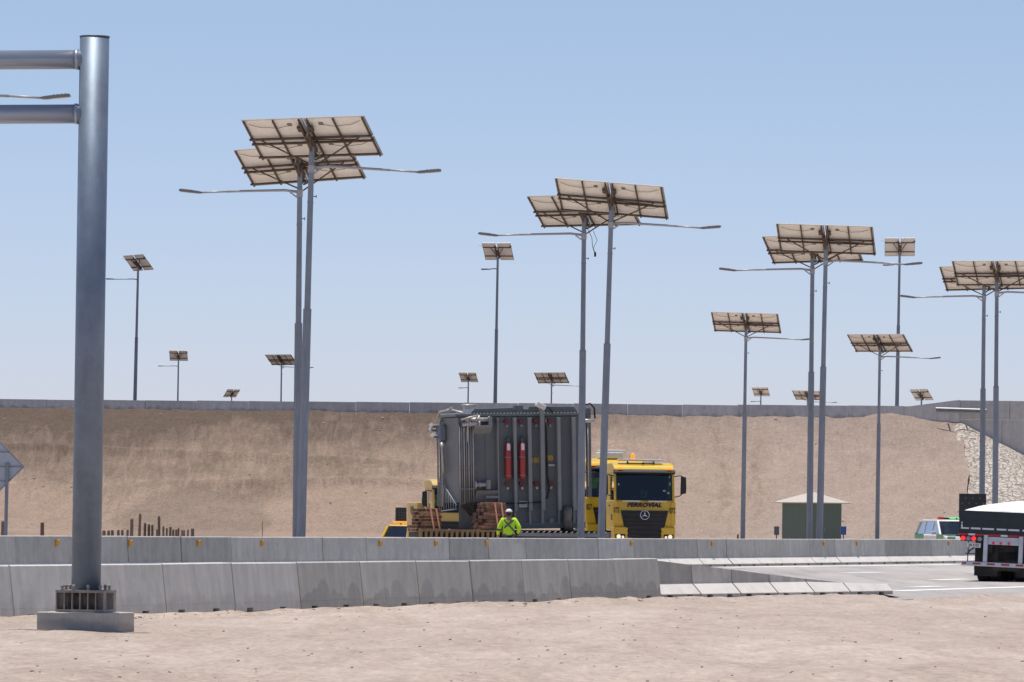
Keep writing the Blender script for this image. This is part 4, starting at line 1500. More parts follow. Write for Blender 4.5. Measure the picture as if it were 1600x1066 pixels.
def tractor(label, loc, rz, number, branded, zs=1.0, beacon=False, lightbar=True, roofbox=False, paint='yellow_paint', lit=True, group=None):
    r = thing('tractor_truck', label, 'truck', loc, rz, group)
    r.scale = (1, 1, zs)
    b = MB()
    # lower half of the cab, floor to window sill
    b.prism([(0.06, 1.05), (0.0, 1.45), (0.015, 1.9), (0.055, 2.27), (2.2, 2.27), (2.2, 1.05)], -1.22, 1.22, 'x', 0.045)
    # roof
    b.prism([(0.24, 3.33), (0.20, 3.47), (0.34, 3.63), (0.75, 3.74), (1.4, 3.77), (2.19, 3.74), (2.19, 3.33)], -1.215, 1.215, 'x', 0.05)
    b.box(-1.2, 1.2, 2.1, 2.185, 2.25, 3.35)
    for sx_ in (-1, 1):
        x0, x1 = sorted((sx_ * 1.205, sx_ * 1.11))
        b.box(x0, x1, 1.28, 2.11, 2.25, 3.35)
        b.bar((sx_ * 1.165, 0.10, 2.25), (sx_ * 1.165, 0.29, 3.36), 0.085, 0.10, (0, 1, 0))
        b.box(x0, x1, 0.25, 1.3, 3.27, 3.345)
    b.build('cab_shell', paint, r)
    b = MB()
    for sx_ in (-1, 1):
        x0, x1 = sorted((sx_ * 1.214, sx_ * 1.1))
    b.box(-1.1, 1.1, 0.3, 0.75, 2.05, 2.34, 0.03)
    b.box(-0.95, -0.45, 1.15, 1.65, 1.6, 2.36, 0.04)
    b.box(0.45, 0.95, 1.15, 1.65, 1.6, 2.36, 0.04)
    b.box(-0.95, -0.45, 1.62, 1.76, 2.1, 3.05, 0.04)
    b.box(0.45, 0.95, 1.62, 1.76, 2.1, 3.05, 0.04)
    b.box(-1.1, 1.1, 2.05, 2.098, 2.28, 3.32)
    b.build('interior', 'black_plastic', r)
    b = MB()
    rows_ = []
    for k_ in range(5):
        t = k_ / 4
        z, y = 2.27 + 1.06 * t, 0.075 + 0.185 * t
        rows_.append([(-1.13 + 2.26 * q / 6, y + 0.05 * (abs(q - 3) / 3) ** 2 - 0.02, z) for q in range(7)])
    for r0, r1 in zip(rows_[:-1], rows_[1:]):
        for q in range(6):
            b.face((r0[q], r0[q + 1], r1[q + 1], r1[q]), True)
    b.build('windscreen', 'glass_tint' if branded else 'glass_side', r)
    for sx_ in (-1, 1):
        b = MB()
        x = sx_ * 1.19
        b.face([(x, 0.16, 2.27), (x, 1.285, 2.27), (x, 1.285, 3.30), (x, 0.33, 3.30)])
        b.build('side_window', 'glass_side', r)
        b = MB()
        x0, x1 = sorted((sx_ * 1.212, sx_ * 1.232))
        b.box(x0, x1, 0.22, 1.36, 1.15, 2.25, 0.006)
        d = b.build('door', paint, r)
        b = MB()
        x0, x1 = sorted((sx_ * 1.235, sx_ * 1.262))
        b.box(x0, x1, 1.1, 1.3, 2.02, 2.08)
        b.build('handle', 'black_plastic', d)
        b = MB()
        b.box(*sorted((sx_ * 1.23, sx_ * 0.9)), 0.25, 1.3, 0.52, 0.98, 0.02)
        b.build('step', 'black_plastic', r)
        b = MB()
        b.tube([(sx_ * 1.2, 0.28, 3.22), (sx_ * 1.45, 0.12, 3.26), (sx_ * 1.56, 0.1, 3.2)], 0.02, 6)
        b.tube([(sx_ * 1.2, 0.22, 2.40), (sx_ * 1.42, 0.12, 2.45), (sx_ * 1.54, 0.1, 2.56)], 0.02, 6)
        b.prism([(sx_ * 1.45, 2.52), (sx_ * 1.66, 2.55), (sx_ * 1.68, 2.75), (sx_ * 1.66, 3.2), (sx_ * 1.47, 3.23)], 0.05, 0.2, 'y', 0.02)
        b.build('mirror', 'black_plastic', r)
    b = MB()
    b.prism([(0.30, 3.30), (0.10, 3.30), (0.02, 3.36), (0.1, 3.47), (0.30, 3.50)], -1.225, 1.225, 'x', 0.02)
    vz = b.build('sun_visor', 'black_plastic', r)
    for x in (-0.98, 0.98):
        b = MB()
        b.box(x - 0.1, x + 0.1, 0.075, 0.16, 3.475, 3.55, 0.015)
        b.build('marker_lamp', 'amber_lamp', vz)
    b = MB()
    b.bar((-0.95, 0.045, 2.30), (-0.15, 0.085, 2.46), 0.02)
    b.bar((0.15, 0.045, 2.30), (0.95, 0.085, 2.46), 0.02)
    b.build('wiper', 'black_plastic', r)
    b = MB()
    b.prism([(-0.95, 1.86), (0.95, 1.86), (0.70, 0.72), (-0.70, 0.72)], -0.035, 0.05, 'y')
    gr_ = b.build('grille', 'black_plastic', r)
    b = MB()
    for k_ in range(6):
        z = 1.74 - k_ * 0.17
        w_ = 0.95 - (1.86 - z) * 0.22 - 0.05
        b.prism([(-0.036, z - 0.055), (-0.075, z - 0.045), (-0.06, z + 0.02), (-0.036, z + 0.03)], -w_, w_, 'x')
    b.build('slat', 'chassis_dark', gr_)
    b = MB()
    b.box(-1.235, -0.66, -0.075, 0.6, 0.5, 1.22, 0.05)
    b.box(0.66, 1.235, -0.075, 0.6, 0.5, 1.22, 0.05)
    b.box(-0.655, 0.655, -0.05, 0.55, 0.42, 0.70, 0.03)
    b.build('bumper', paint, r)
    for sx_ in (-1, 1):
        b = MB()
        b.box(*sorted((sx_ * 1.17, sx_ * 0.76)), -0.085, 0.02, 0.72, 0.93, 0.02)
        hl = b.build('headlight_housing', 'black_plastic', r)
        b = MB()
        b.M = Matrix.Translation((sx_ * 1.03, -0.075, 0.83)) @ Matrix.Rotation(pi / 2, 4, 'X')
        b.lathe([(0.01, 0.035), (0.055, 0.03), (0.085, 0.012), (0.09, 0.0)], n_=14)
        b.M = Matrix.Translation((sx_ * 0.86, -0.075, 0.81)) @ Matrix.Rotation(pi / 2, 4, 'X')
        b.lathe([(0.01, 0.03), (0.04, 0.025), (0.06, 0.0)], n_=12)
        b.build('headlight', 'headlight_lit' if lit else 'clear_lamp', hl)
        # corner deflector
        b = MB()
        b.prism([(-0.015, 1.3), (-0.02, 2.2), (0.09, 2.2), (0.08, 1.3)], *sorted((sx_ * 1.245, sx_ * 1.07)), 'x', 0.012)
        b.build('corner_panel', paint, r)
    if branded:
        for x_, z_, w_, h_ in ((1.02, 3.16, 0.04, 0.09), (1.03, 2.86, 0.04, 0.12), (0.80, 2.62, 0.11, 0.06), (0.96, 2.53, 0.10, 0.07), (-1.02, 2.85, 0.05, 0.09)):
            b = MB()
            y_ = 0.075 + 0.185 * (z_ - 2.27) / 1.06 + 0.05 * (abs(x_) / 1.13) ** 2 - 0.032
            b.box(x_ - w_ / 2, x_ + w_ / 2, y_ - 0.02, y_ - 0.012, z_, z_ + h_)
            b.build('sticker', 'sticker_teal', r)
        b = MB()
        b.box(-0.42, -0.30, 0.14, 0.16, 2.36, 2.40)
        b.box(-0.15, 0.1, 0.14, 0.16, 2.36, 2.42)
        b.box(-0.12, -0.02, 0.3, 0.34, 2.42, 2.68)
        b.box(0.05, 0.16, 0.3, 0.34, 2.42, 2.66)
        b.build('dashboard_papers', 'sticker_teal', r)
        for x0, x1 in ((-0.88, -0.16), (0.16, 0.90)):
            b = MB()
            b.box(x0, x1, -0.005, 0.03, 2.20, 2.255)
            b.build('white_strip', 'white_paint', r)
        text_part('FERROVIAL', 0.225, 'lettering', 'letter_black', r, (-0.02, -0.012, 2.075), (radians(86), 0, 0), 0.004, 0.3, 1.2, 0.011, 1.02)
        b = MB()
        b.M = Matrix.Translation((0, -0.09, 1.69)) @ Matrix.Rotation(pi / 2, 4, 'X')
        n_ = 28
        rings = []
        for j in range(n_ + 1):
            a_ = 2 * pi * j / n_
            rings.append([((0.175 + 0.02 * cos(2 * pi * q / 6)) * cos(a_), (0.175 + 0.02 * cos(2 * pi * q / 6)) * sin(a_), 0.02 * sin(2 * pi * q / 6)) for q in range(6)])
        b.ring_tube(rings, caps=False)
        for a_ in (pi / 2, pi / 2 + 2 * pi / 3, pi / 2 + 4 * pi / 3):
            tip = Vector((cos(a_), sin(a_), 0)) * 0.172
            sd_ = Vector((-sin(a_), cos(a_), 0)) * 0.032
            for up_ in (1,):
                b.face([(0, 0, 0.03), tuple(-sd_ + Vector((cos(a_), sin(a_), 0)) * 0.02), tuple(tip)])
                b.face([(0, 0, 0.03), tuple(tip), tuple(sd_ + Vector((cos(a_), sin(a_), 0)) * 0.02)])
        b.build('star_emblem', 'chrome', r)
    for x in (-1.12, 1.11):
        text_part(number, 0.30, 'number', 'letter_black', r, (x, -0.024, 1.86), (pi / 2, 0, 0), 0.003, 0, 0.52, 0.006)
    text_part(number, 0.34, 'number', 'letter_black', r, (-1.236, 0.52, 1.58), (pi / 2, 0, -pi / 2), 0.003, 0, 0.8, 0.004)
    if lightbar:
        b = MB()
        b.box(-1.0, 0.78, 0.55, 0.85, 3.82, 3.90, 0.02)
        lb = b.build('light_bar', 'white_paint', r)
        b = MB()
        for x in (-0.6, 0.45):
            b.box(x - 0.02, x + 0.02, 0.6, 0.8, 3.70, 3.822)
        b.bar((-0.6, 0.45, 3.74), (0.45, 0.45, 3.74), 0.03)
        b.box(-0.05, 0.02, 0.4, 0.5, 3.69, 3.77)
        b.build('bracket', 'black_plastic', lb)
    if beacon:
        b = MB()
        b.lathe([(0.07, 3.75), (0.085, 3.78), (0.085, 3.9), (0.06, 3.97), (0.02, 3.99)], (0.55, 0.8, 0), 14)
        b.build('beacon', 'amber_lamp', r)
    if roofbox:
        b = MB()
        b.box(-0.55, 0.42, 0.7, 1.8, 3.77, 4.02, 0.04)
        b.box(-0.5, 0.5, 0.75, 1.7, 4.02, 4.11, 0.03)
        b.build('air_conditioner', 'white_paint', r)
        b = MB()
        b.lathe([(0.07, 3.75), (0.085, 3.78), (0.085, 3.9), (0.06, 3.97), (0.02, 3.99)], (0.78, 0.6, 0), 14)
        b.build('beacon', 'amber_lamp', r)
    b = MB()
    b.box(-0.55, -0.4, 0.5, 6.6, 0.78, 1.04)
    b.box(0.4, 0.55, 0.5, 6.6, 0.78, 1.04)
    b.box(-0.9, 0.9, 2.5, 3.1, 0.9, 2.9, 0.05)
    b.box(-0.5, 0.5, 4.2, 5.4, 1.06, 1.2, 0.03)
    b.box(-1.1, -0.6, 2.4, 3.4, 0.45, 0.98, 0.08)
    b.build('chassis', 'chassis_dark', r)
    for y in (1.25, 4.2, 5.55):
        for x in (-1.03, 1.03):
            add_wheel(r, (x, y, 0.5))
    return r


cabY = 202.5
cp = P(1006.5, 838, cabY)
t1 = tractor('yellow tractor truck with FERROVIAL on its front, headlights lit, facing us', (cp.x, cabY, -0.02), radians(7), '072', True)
c2 = P(962, 838, 208.5)
t2 = tractor('yellow tractor truck numbered 057, half hidden behind poles and the front truck', (c2.x, 208.5, 0.0), radians(9), '057', False, 1.05, False, False, True)
pY = 222.0
c3 = P(719, 838, pY)
t3 = tractor('yellow tractor truck behind the left end of the transformer, with rear equipment box', (c3.x, pY, gz(c3.x, pY) - 0.0), radians(11), '061', False, 0.96, False, False, False, 'yellow_pale', False)
for c_ in list(t3.children):
    if c_.name.startswith('number'):
        bpy.data.objects.remove(c_, do_unlink=True)
b = MB()
b.box(-1.5, 1.0, 2.45, 4.9, 1.0, 2.72, 0.04)
b.build('equipment_box', 'yellow_pale', t3)
b = MB()
for k_ in range(5):
    b.box(-1.525, -1.48, 3.2, 4.0, 2.25 + k_ * 0.06, 2.28 + k_ * 0.06)
    b.box(-1.1, -0.5, 2.42, 2.46, 2.25 + k_ * 0.06, 2.28 + k_ * 0.06)
b.build('vent', 'chassis_dark', t3)
b = MB()
b.tube([(-1.12, 2.32, 1.2), (-1.12, 2.32, 3.3)], 0.05, 8)
b.box(-1.3, -1.0, 2.25, 2.4, 2.4, 2.9)
b.build('exhaust_stack', 'pipe_mid', t3)
for tt, lab, off in ((t2, 'person driving the truck numbered 057, in green high-visibility jacket', (-0.70, 1.38, 2.38)),
                     (t3, 'person driving the tractor behind the transformer, in green high-visibility jacket', (-0.70, 1.38, 2.36))):
    zz = tt.scale.z
    M = Matrix.Translation(tt.location) @ Matrix.Rotation(tt.rotation_euler.z, 4, 'Z')
    pp = M @ Vector((off[0], off[1], off[2] * zz))
    make_person(lab, pp, tt.rotation_euler.z + pi, SEAT)

# ------------------------------------------------------------------ transformer on its trailer
TY = 195.0
tc = P(719, 830, TY)
TRZ = radians(14)
TILT = Matrix.Rotation(radians(-1.5), 4, 'Y')
tf = thing('power_transformer', 'huge dark grey transformer tank with ribs, pipes and two red bottles', 'transformer', (tc.x, TY, 0), TRZ)
tf.rotation_euler = (Matrix.Rotation(TRZ, 4, 'Z') @ TILT).to_euler()
L, W = 4.85, 3.0
ZB, ZT = 1.12, 5.32
b = MB()
b.box(1.0, L, 0, W, ZB, ZT - 0.002, 0.03)
b.box(0, 1.03, 0.004, W - .004, 2.05, ZT - 0.003, 0.03)
b.box(1.05, 1.95, -0.035, 0.02, 1.5, 5.1, 0.01)
b.box(0.96, L + 0.1, -0.1, W + 0.1, ZB - 0.1, ZB + 0.14, 0.02)
b.build('tank', 'tank_grey', tf)
b = MB()
b.box(-0.13, L + 0.13, -0.13, W + 0.13, ZT + 0.005, ZT + 0.10, 0.01)
b.prism([(0.5, ZT + 0.1), (0.72, ZT + 0.30), (2.2, ZT + 0.34), (2.25, ZT + .28), (2.8, ZT + .28), (2.85, ZT + 0.38), (4.6, ZT + 0.36), (4.8, ZT + 0.1)], 0.15, W - 0.15, 'y', 0.02)
b.box(2.28, 2.6, 0.1, 0.5, ZT + 0.1, ZT + 0.42, 0.02)
cov = b.build('cover', 'tank_grey', tf)
b = MB()
for k_ in range(38):
    x = -0.05 + k_ * 0.132
    b.tube([(x, -0.09, ZT + 0.1), (x, -0.09, ZT + 0.135)], 0.028, 6)
for k_ in range(22):
    y = k_ * 0.14
    b.tube([(-0.09, y, ZT + 0.1), (-0.09, y, ZT + 0.135)], 0.028, 6)
b.build('bolt_row', 'pipe_light', cov)
for u, w_, top in ((1.50, 0.05, 5.25), (2.17, 0.12, 5.25), (2.75, 0.14, 5.25), (3.25, 0.16, 5.62), (3.9, 0.13, 5.25), (4.49, 0.14, 5.25)):
    b = MB()
    b.box(u - w_ / 2, u + w_ / 2, -0.27, 0.01, 1.7 if u > 1.6 else 2.0, top, 0.015)
    b.box(u - w_ / 2 + 0.02, u + w_ / 2 - 0.02, -0.12, 0.01, 1.2, 1.72)
    b.build('rib', 'tank_rib', tf)
# radiator pipes by the corner
for k_ in range(7):
    b = MB()
    x = 0.02 + k_ * 0.088
    b.tube([(x, -0.13, 1.95 + 0.03 * k_), (x, -0.13, 4.95 - 0.05 * (k_ % 2)), (x, -0.02, 5.03)], 0.026, 8)
    b.build('cooling_pipe', 'pipe_mid' if k_ % 2 else 'pipe_light', tf)
b = MB()
for k_ in range(4):
    b.box(-0.03, 0.62, -0.17, -0.005, 2.55 + 0.012 * k_ + k_ * 0.8, 2.59 + k_ * 0.8)
b.build('pipe_clamp', 'tank_rib', tf)
# end face pipework
for y, z0, z1 in ((2.2, 1.9, 4.3), (2.55, 1.9, 5.15), (2.95, 1.9, 5.0)):
    b = MB()
    b.tube([(-0.12, y, z0), (-0.12, y, z1), (0.0, y, z1 + 0.08)], 0.032, 8)
    b.build('cooling_pipe', 'pipe_light' if y == 2.2 else 'pipe_mid', tf)
b = MB()
for k_ in range(8):
    b.tube([(-0.10, 2.85 - k_ * 0.39, 1.72 + 0.01 * k_), (-0.10, 2.85 - k_ * 0.39, 3.02 - k_ * 0.145)], 0.024, 6)
b.tube([(-0.1, 2.95, 3.05), (-0.1, 0.02, 1.95)], 0.026, 8)
b.tube([(-0.1, 2.95, 1.72), (-0.1, 0.02, 1.80)], 0.026, 8)
b.build('end_rack', 'pipe_mid', tf)
b = MB()
b.box(-0.22, -0.01, 2.0, 2.8, 4.4, 5.05, 0.02)
b.mi = 1
b.box(0.0, 0.2, 2.0, 2.8, 4.4, 5.05) if False else b.box(-0.2, -0.03, 1.985, 1.999, 4.45, 5.0)
b.build('control_box', ['box_bluegrey', 'pipe_mid'], tf)
b = MB()
b.tube([(-0.22, 1.9, 4.35), (-0.2, 1.85, 4.2), (-0.14, 1.8, 3.2)], 0.06, 8)
b.build('conduit', 'pipe_light', tf)
for y, z in ((2.9, 4.85), (2.6, 4.6), (2.8, 5.0)):
    b = MB()
    b.tube([(-0.05, y, z), (-0.35, y, z), (-0.42, y - .1, z + 0.06)], [0.07, 0.06, 0.09], 10)
    b.tube([(-0.36, y, z), (-0.40, y, z)], 0.12, 12)
    b.build('valve', 'pipe_light', tf)
# pipe cluster on the top corner
for i, (pp_, r_) in enumerate((([(0.25, -0.2, 5.2), (1.15, -0.22, 5.2)], 0.085), ([(0.1, -0.28, 5.02), (0.75, -0.30, 5.04)], 0.075), ([(0.05, -0.3, 5.2), (0.7, -0.35, 5.36)], 0.04),
                               ([(0.3, -0.32, 4.35), (0.3, -0.32, 5.1), (0.45, -0.3, 5.3)], 0.03), ([(0.78, -0.2, 5.36), (0.72, -0.3, 5.1)], 0.045),
                               ([(0.3, 0.3, 5.45), (0.1, 1.6, 5.62), (-0.1, 2.6, 5.55), (-0.12, 3.0, 5.3)], 0.045), ([(0.2, 0.2, 5.75), (0.75, 0.2, 5.76)], 0.05),
                               ([(0.0, 0.8, 5.72), (0.15, 2.6, 5.6)], 0.035))):
    b = MB()
    b.tube(pp_, r_, 10)
    if i < 2:
        q = Vector(pp_[0]).lerp(Vector(pp_[1]), 0.45)
        b.tube([q - Vector((0.025, 0, 0)), q + Vector((0.025, 0, 0))], r_ * 1.6, 14)
        q = Vector(pp_[1])
        b.tube([q - Vector((0.025, 0, 0)), q + Vector((0.03, 0, 0))], r_ * 1.5, 14)
    b.build('pipe', 'pipe_light', tf)
b = MB()
b.box(1.12, 1.26, -0.36, -0.02, 4.98, 5.3, 0.01)
b.prism([(-0.36, 4.9), (-0.01, 4.65), (-0.01, 4.99), (-0.36, 4.99)], 0.55, 1.25, 'x')
b.build('bracket', 'tank_rib', tf)
b = MB()
b.tube([(0.62, -0.2, 2.72), (1.02, -0.2, 2.72)], 0.085, 12)
b.tube([(0.58, -0.2, 2.72), (0.64, -0.2, 2.72)], 0.15, 14)
b.tube([(0.76, -0.2, 2.72), (0.79, -0.2, 2.72)], 0.12, 14)
b.build('drain_valve', 'pipe_light', tf)
b = MB()
b.box(1.02, 1.18, -0.3, -0.02, 2.55, 2.9, 0.01)
b.box(1.0, 1.5, -0.28, 0.0, 2.2, 2.3)
b.prism([(-0.3, 2.5), (-0.01, 2.15), (-0.01, 2.5)], 0.62, 1.5, 'x')
b.build('bracket', 'tank_rib', tf)
for u in (1.90, 2.46):
    b = MB()
    b.lathe([(0.10, 2.93), (0.122, 2.97), (0.122, 4.18), (0.10, 4.28), (0.05, 4.34)], (u, -0.17, 0), 16)
    bo = b.build('gas_bottle', 'bottle_red', tf)
    b = MB()
    b.lathe([(0.045, 4.33), (0.06, 4.38), (0.06, 4.46), (0.03, 4.50), (0.03, 4.58)], (u, -0.17, 0), 10)
    b.tube([(u - 0.15, -0.17, 4.42), (u, -0.17, 4.42)], 0.02, 6)
    b.build('valve', 'valve_green', bo)
    b = MB()
    b.face([(u - 0.062, -0.296, 4.02), (u + 0.062, -0.296, 4.02), (u + 0.062, -0.296, 4.27), (u - 0.062, -0.296, 4.27)])
    b.face([(u + 0.062, -0.296, 4.02), (u + 0.062, -0.25, 4.02), (u + 0.062, -0.25, 4.27), (u + 0.062, -0.296, 4.27)])
    b.build('paper_label', 'paper_white', bo)
    for z in (3.05, 3.74):
        b = MB()
        b.tube([(u, -0.17, z), (u, -0.17, z + 0.035)], 0.128, 16)
        b.box(u - 0.14, u + 0.14, -0.16, 0.0, z, z + 0.03)
        b.build('clamp', 'pipe_mid', bo)
for u in (1.87, 2.44, 3.02, 3.58):
    for z in (5.12, 2.74):
        b = MB()
        b.tube([(u, 0.0, z), (u, -0.14, z)], 0.085, 12)
        b.build('valve_cap', 'cap_red', tf)
        b = MB()
        b.tube([(u + .02, -0.02, z - 0.17), (u + .02, -0.12, z - 0.17)], 0.05, 10)
        b.build('drain_plug', 'pipe_light' if z < 3 else 'tank_rib', tf)
text_part('100', 0.26, 'painted_number', 'mark_yellow', tf, (3.0, -0.006, 3.62), (pi / 2, 0, 0), 0.004, 0, 0.8, 0.01)
text_part('90', 0.26, 'painted_number', 'mark_yellow', tf, (3.6, -0.006, 3.70), (pi / 2, 0, 0), 0.004, 0, 0.9, 0.01)
b = MB()
b.box(2.36, 2.68, -0.012, -0.002, 1.84, 2.08)
b.build('notice', 'paper_white', tf)
b = MB()
for k_ in range(5):
    b.box(2.40, 2.40 + 0.24 - 0.03 * (k_ % 3), -0.0145, -0.012, 2.03 - k_ * 0.035, 2.045 - k_ * 0.035)
b.build('notice_print', 'pipe_mid', tf)
b = MB()
b.box(3.5, 3.76, -0.1, -0.0, 3.40, 3.47, 0.01)
b.build('lifting_lug', 'pipe_light', tf)
b = MB()
b.tube([(3.42, -0.14, 5.2), (3.43, -0.15, 4.0), (3.44, -0.15, 3.0), (3.5, -0.2, 2.6), (3.42, -0.2, 2.2), (3.1, -0.24, 2.02), (2.3, -0.24, 2.0), (1.2, -0.22, 1.98)], 0.035, 8)
b.tube([(3.35, -0.3, 5.66), (3.55, -0.2, 5.62), (3.68, -0.1, 5.45)], 0.03, 8)
b.build('hose', 'cable_black', tf)
b = MB()
b.M = Matrix.Translation((3.2, -0.25, 5.72)) @ Matrix.Rotation(radians(28), 4, 'Y')
b.box(-0.2, 0.2, -0.12, 0.12, -0.12, 0.08, 0.04)
b.build('flood_lamp', 'white_paint', tf)
b = MB()
b.box(L + 0.30, L + 0.46, 0.3, 0.5, 2.2, 5.6)
b.box(L + 0.0, L + 0.45, 0.35, 0.45, 5.0, 5.15)
b.box(L, L + 0.32, 0.35, 0.45, 2.3, 2.4)
b.build('end_post', 'tank_grey', tf)
b = MB()
b.tube([(L + 0.1, 0.2, 5.7), (L + 0.42, 0.2, 5.78), (L + 0.58, 0.2, 5.6), (L + 0.6, 0.2, 5.2)], 0.035, 8)
b.build('hose', 'cable_black', tf)
b = MB()
b.tube([(L + 0.0, 0.15, 5.1), (L + 0.56, 0.15, 5.14)], 0.08, 10)
b.tube([(L + 0.30, 0.2, 2.6), (L + 0.31, 0.2, 5.1)], 0.028, 8)
b.build('pipe', 'pipe_light', tf)
for u in (0.6, 2.1, 3.6, 4.8):
    b = MB()
    b.tube([(u, -0.02, 1.32), (u, -0.1, 1.32)], 0.09, 12)
    b.build('jacking_pad', 'tank_rib', tf)

b = MB()
for k_ in range(9):
    b.bar((0.05 + k_ * 0.1, 0.02, 2.0), (0.5 + k_ * 0.07, 0.3, 1.55), 0.03)
b.box(0.62, 0.985, 0.02, W - 0.3, 1.03, 2.04)  # dark block put in for the shadowed hollow under the overhanging end
b.build('rack_shade_block', 'chassis_dark', tf)
tr = thing('heavy_trailer', 'low heavy-haul trailer deck with many wheels carrying the transformer', 'trailer', (tc.x, TY, 0), TRZ)
b = MB()
b.box(-0.6, 5.55, -1.3, 3.4, 0.72, 0.93, 0.02)
b.box(-1.9, -0.55, -1.3, 0.5, 0.724, 0.926, 0.02)
b.box(-0.1, 5.4, 0.05, 0.55, 0.935, 1.03)
b.box(-0.1, 5.4, 2.4, 2.9, 0.935, 1.03)
b.build('deck', 'chassis_dark', tr)
b = MB()
b.box(-1.92, 1.6, -1.55, -1.32, 0.96, 1.03)
for k_ in range(18):
    x = -1.87 + k_ * 0.2
    b.prism([(x - 0.03, 0.62), (x + 0.03, 0.62), (x + 0.06, 0.958), (x - 0.06, 0.958)], -1.5, -1.32, 'y')
b.build('side_rack', 'deck_steel', tr)
b = MB()
b.box(1.9, 5.5, -1.42, -1.31, 0.80, 0.92)
for k_ in range(16):
    x = 2.0 + k_ * 0.22
    b.tube([(x, -1.40, 0.93), (x + 0.1, -1.40, 0.97 + 0.04 * RNG.random())], 0.025, 6)
b.build('rub_rail', 'pipe_mid', tr)
w0 = None
for x in [-0.3 + 0.9 * k_ for k_ in range(7)]:
    for y in (-0.9, 3.0):
        if w0 is None:
            w0 = wheel_mb(0.34, 0.28).build('wheel', 'rubber', tr, (x, y, 0.34), (0, 0, pi / 2))
        else:
            q = w0.copy()
            COL.objects.link(q)
            q.location = (x, y, 0.34)
# upright spare wheel and mudguard at the trailer's front
sp = P(886.5, 798, 198.5)
sw = thing('spare_wheel', 'dusty spare wheel standing upright beside the transformer right end', 'wheel', (sp.x, 196.0, 0.93), TRZ)
b = wheel_mb(0.50, 0.30)
w_ = b.build('tyre', 'tyre_dusty', sw, (0, 0, 0.56), (0, 0, radians(-15)))
rim_mb(0.50, 0.30).build('rim', 'pipe_mid', sw, (0, 0, 0.56), (0, 0, radians(-15)))
b = MB()
b.box(-0.22, 0.3, 0.25, 0.35, 0.0, 1.45, 0.03)
b.build('carrier', 'black_plastic', sw)


def timber_stack(label, px, pw, ph, Yt, rz, zb):
    base = P(px, 830, Yt)
    r = thing('timber_stack', label, 'timber stack', (base.x, Yt, zb), rz, 'strapped timber stacks on the trailer')
    nl = max(5, int(ph / 0.125))
    for j in range(nl):
        ins = 0.62 * j / nl * pw * 0.5
        for k_ in range(4):
            b = MB()
            x0 = -pw / 2 + ins + RNG.uniform(-0.10, 0.08)
            x1 = pw / 2 - ins * 0.3 + RNG.uniform(-0.03, 0.04)
            b.box(x0, x1, -0.48 + k_ * 0.245, -0.25 + k_ * 0.245, j * 0.125, j * 0.125 + 0.115, 0.012)
            q = b.build('plank', 'timber_brown', r)
    H_ = nl * 0.125
    for x in (-0.06, 0.2):
        b = MB()
        x *= pw
        b.box(x - 0.035, x + 0.035, -0.5, 0.5, H_, H_ + 0.01)
        b.bar((x, -0.505, H_ + 0.01), (x + 0.16, -0.535, 0.05), 0.07, 0.012, (0, 1, 0))
        b.build('strap', 'strap_orange', r)
    return r


dY = TY - 1.0
timber_stack('timber stack on the left end of the trailer, two orange straps', 664, 0.95, 0.97, TY - 1.1, radians(30), 0.94)
timber_stack('timber stack behind the person in the yellow-green jacket, two orange straps', 764, 1.1, 1.13, TY - 0.6, radians(32), 0.94)
b = MB()
b.ball((0, 0, 0.06), 0.07, (1.3, 1, 0.8), 2)
rr = b.build('red_bag', 'cap_red')
rr.location = P(702, 826, TY - 1.2)
rr.location.z = 0.94
tag(rr, 'small crumpled red bundle lying on the trailer between the timber stacks', 'bundle')


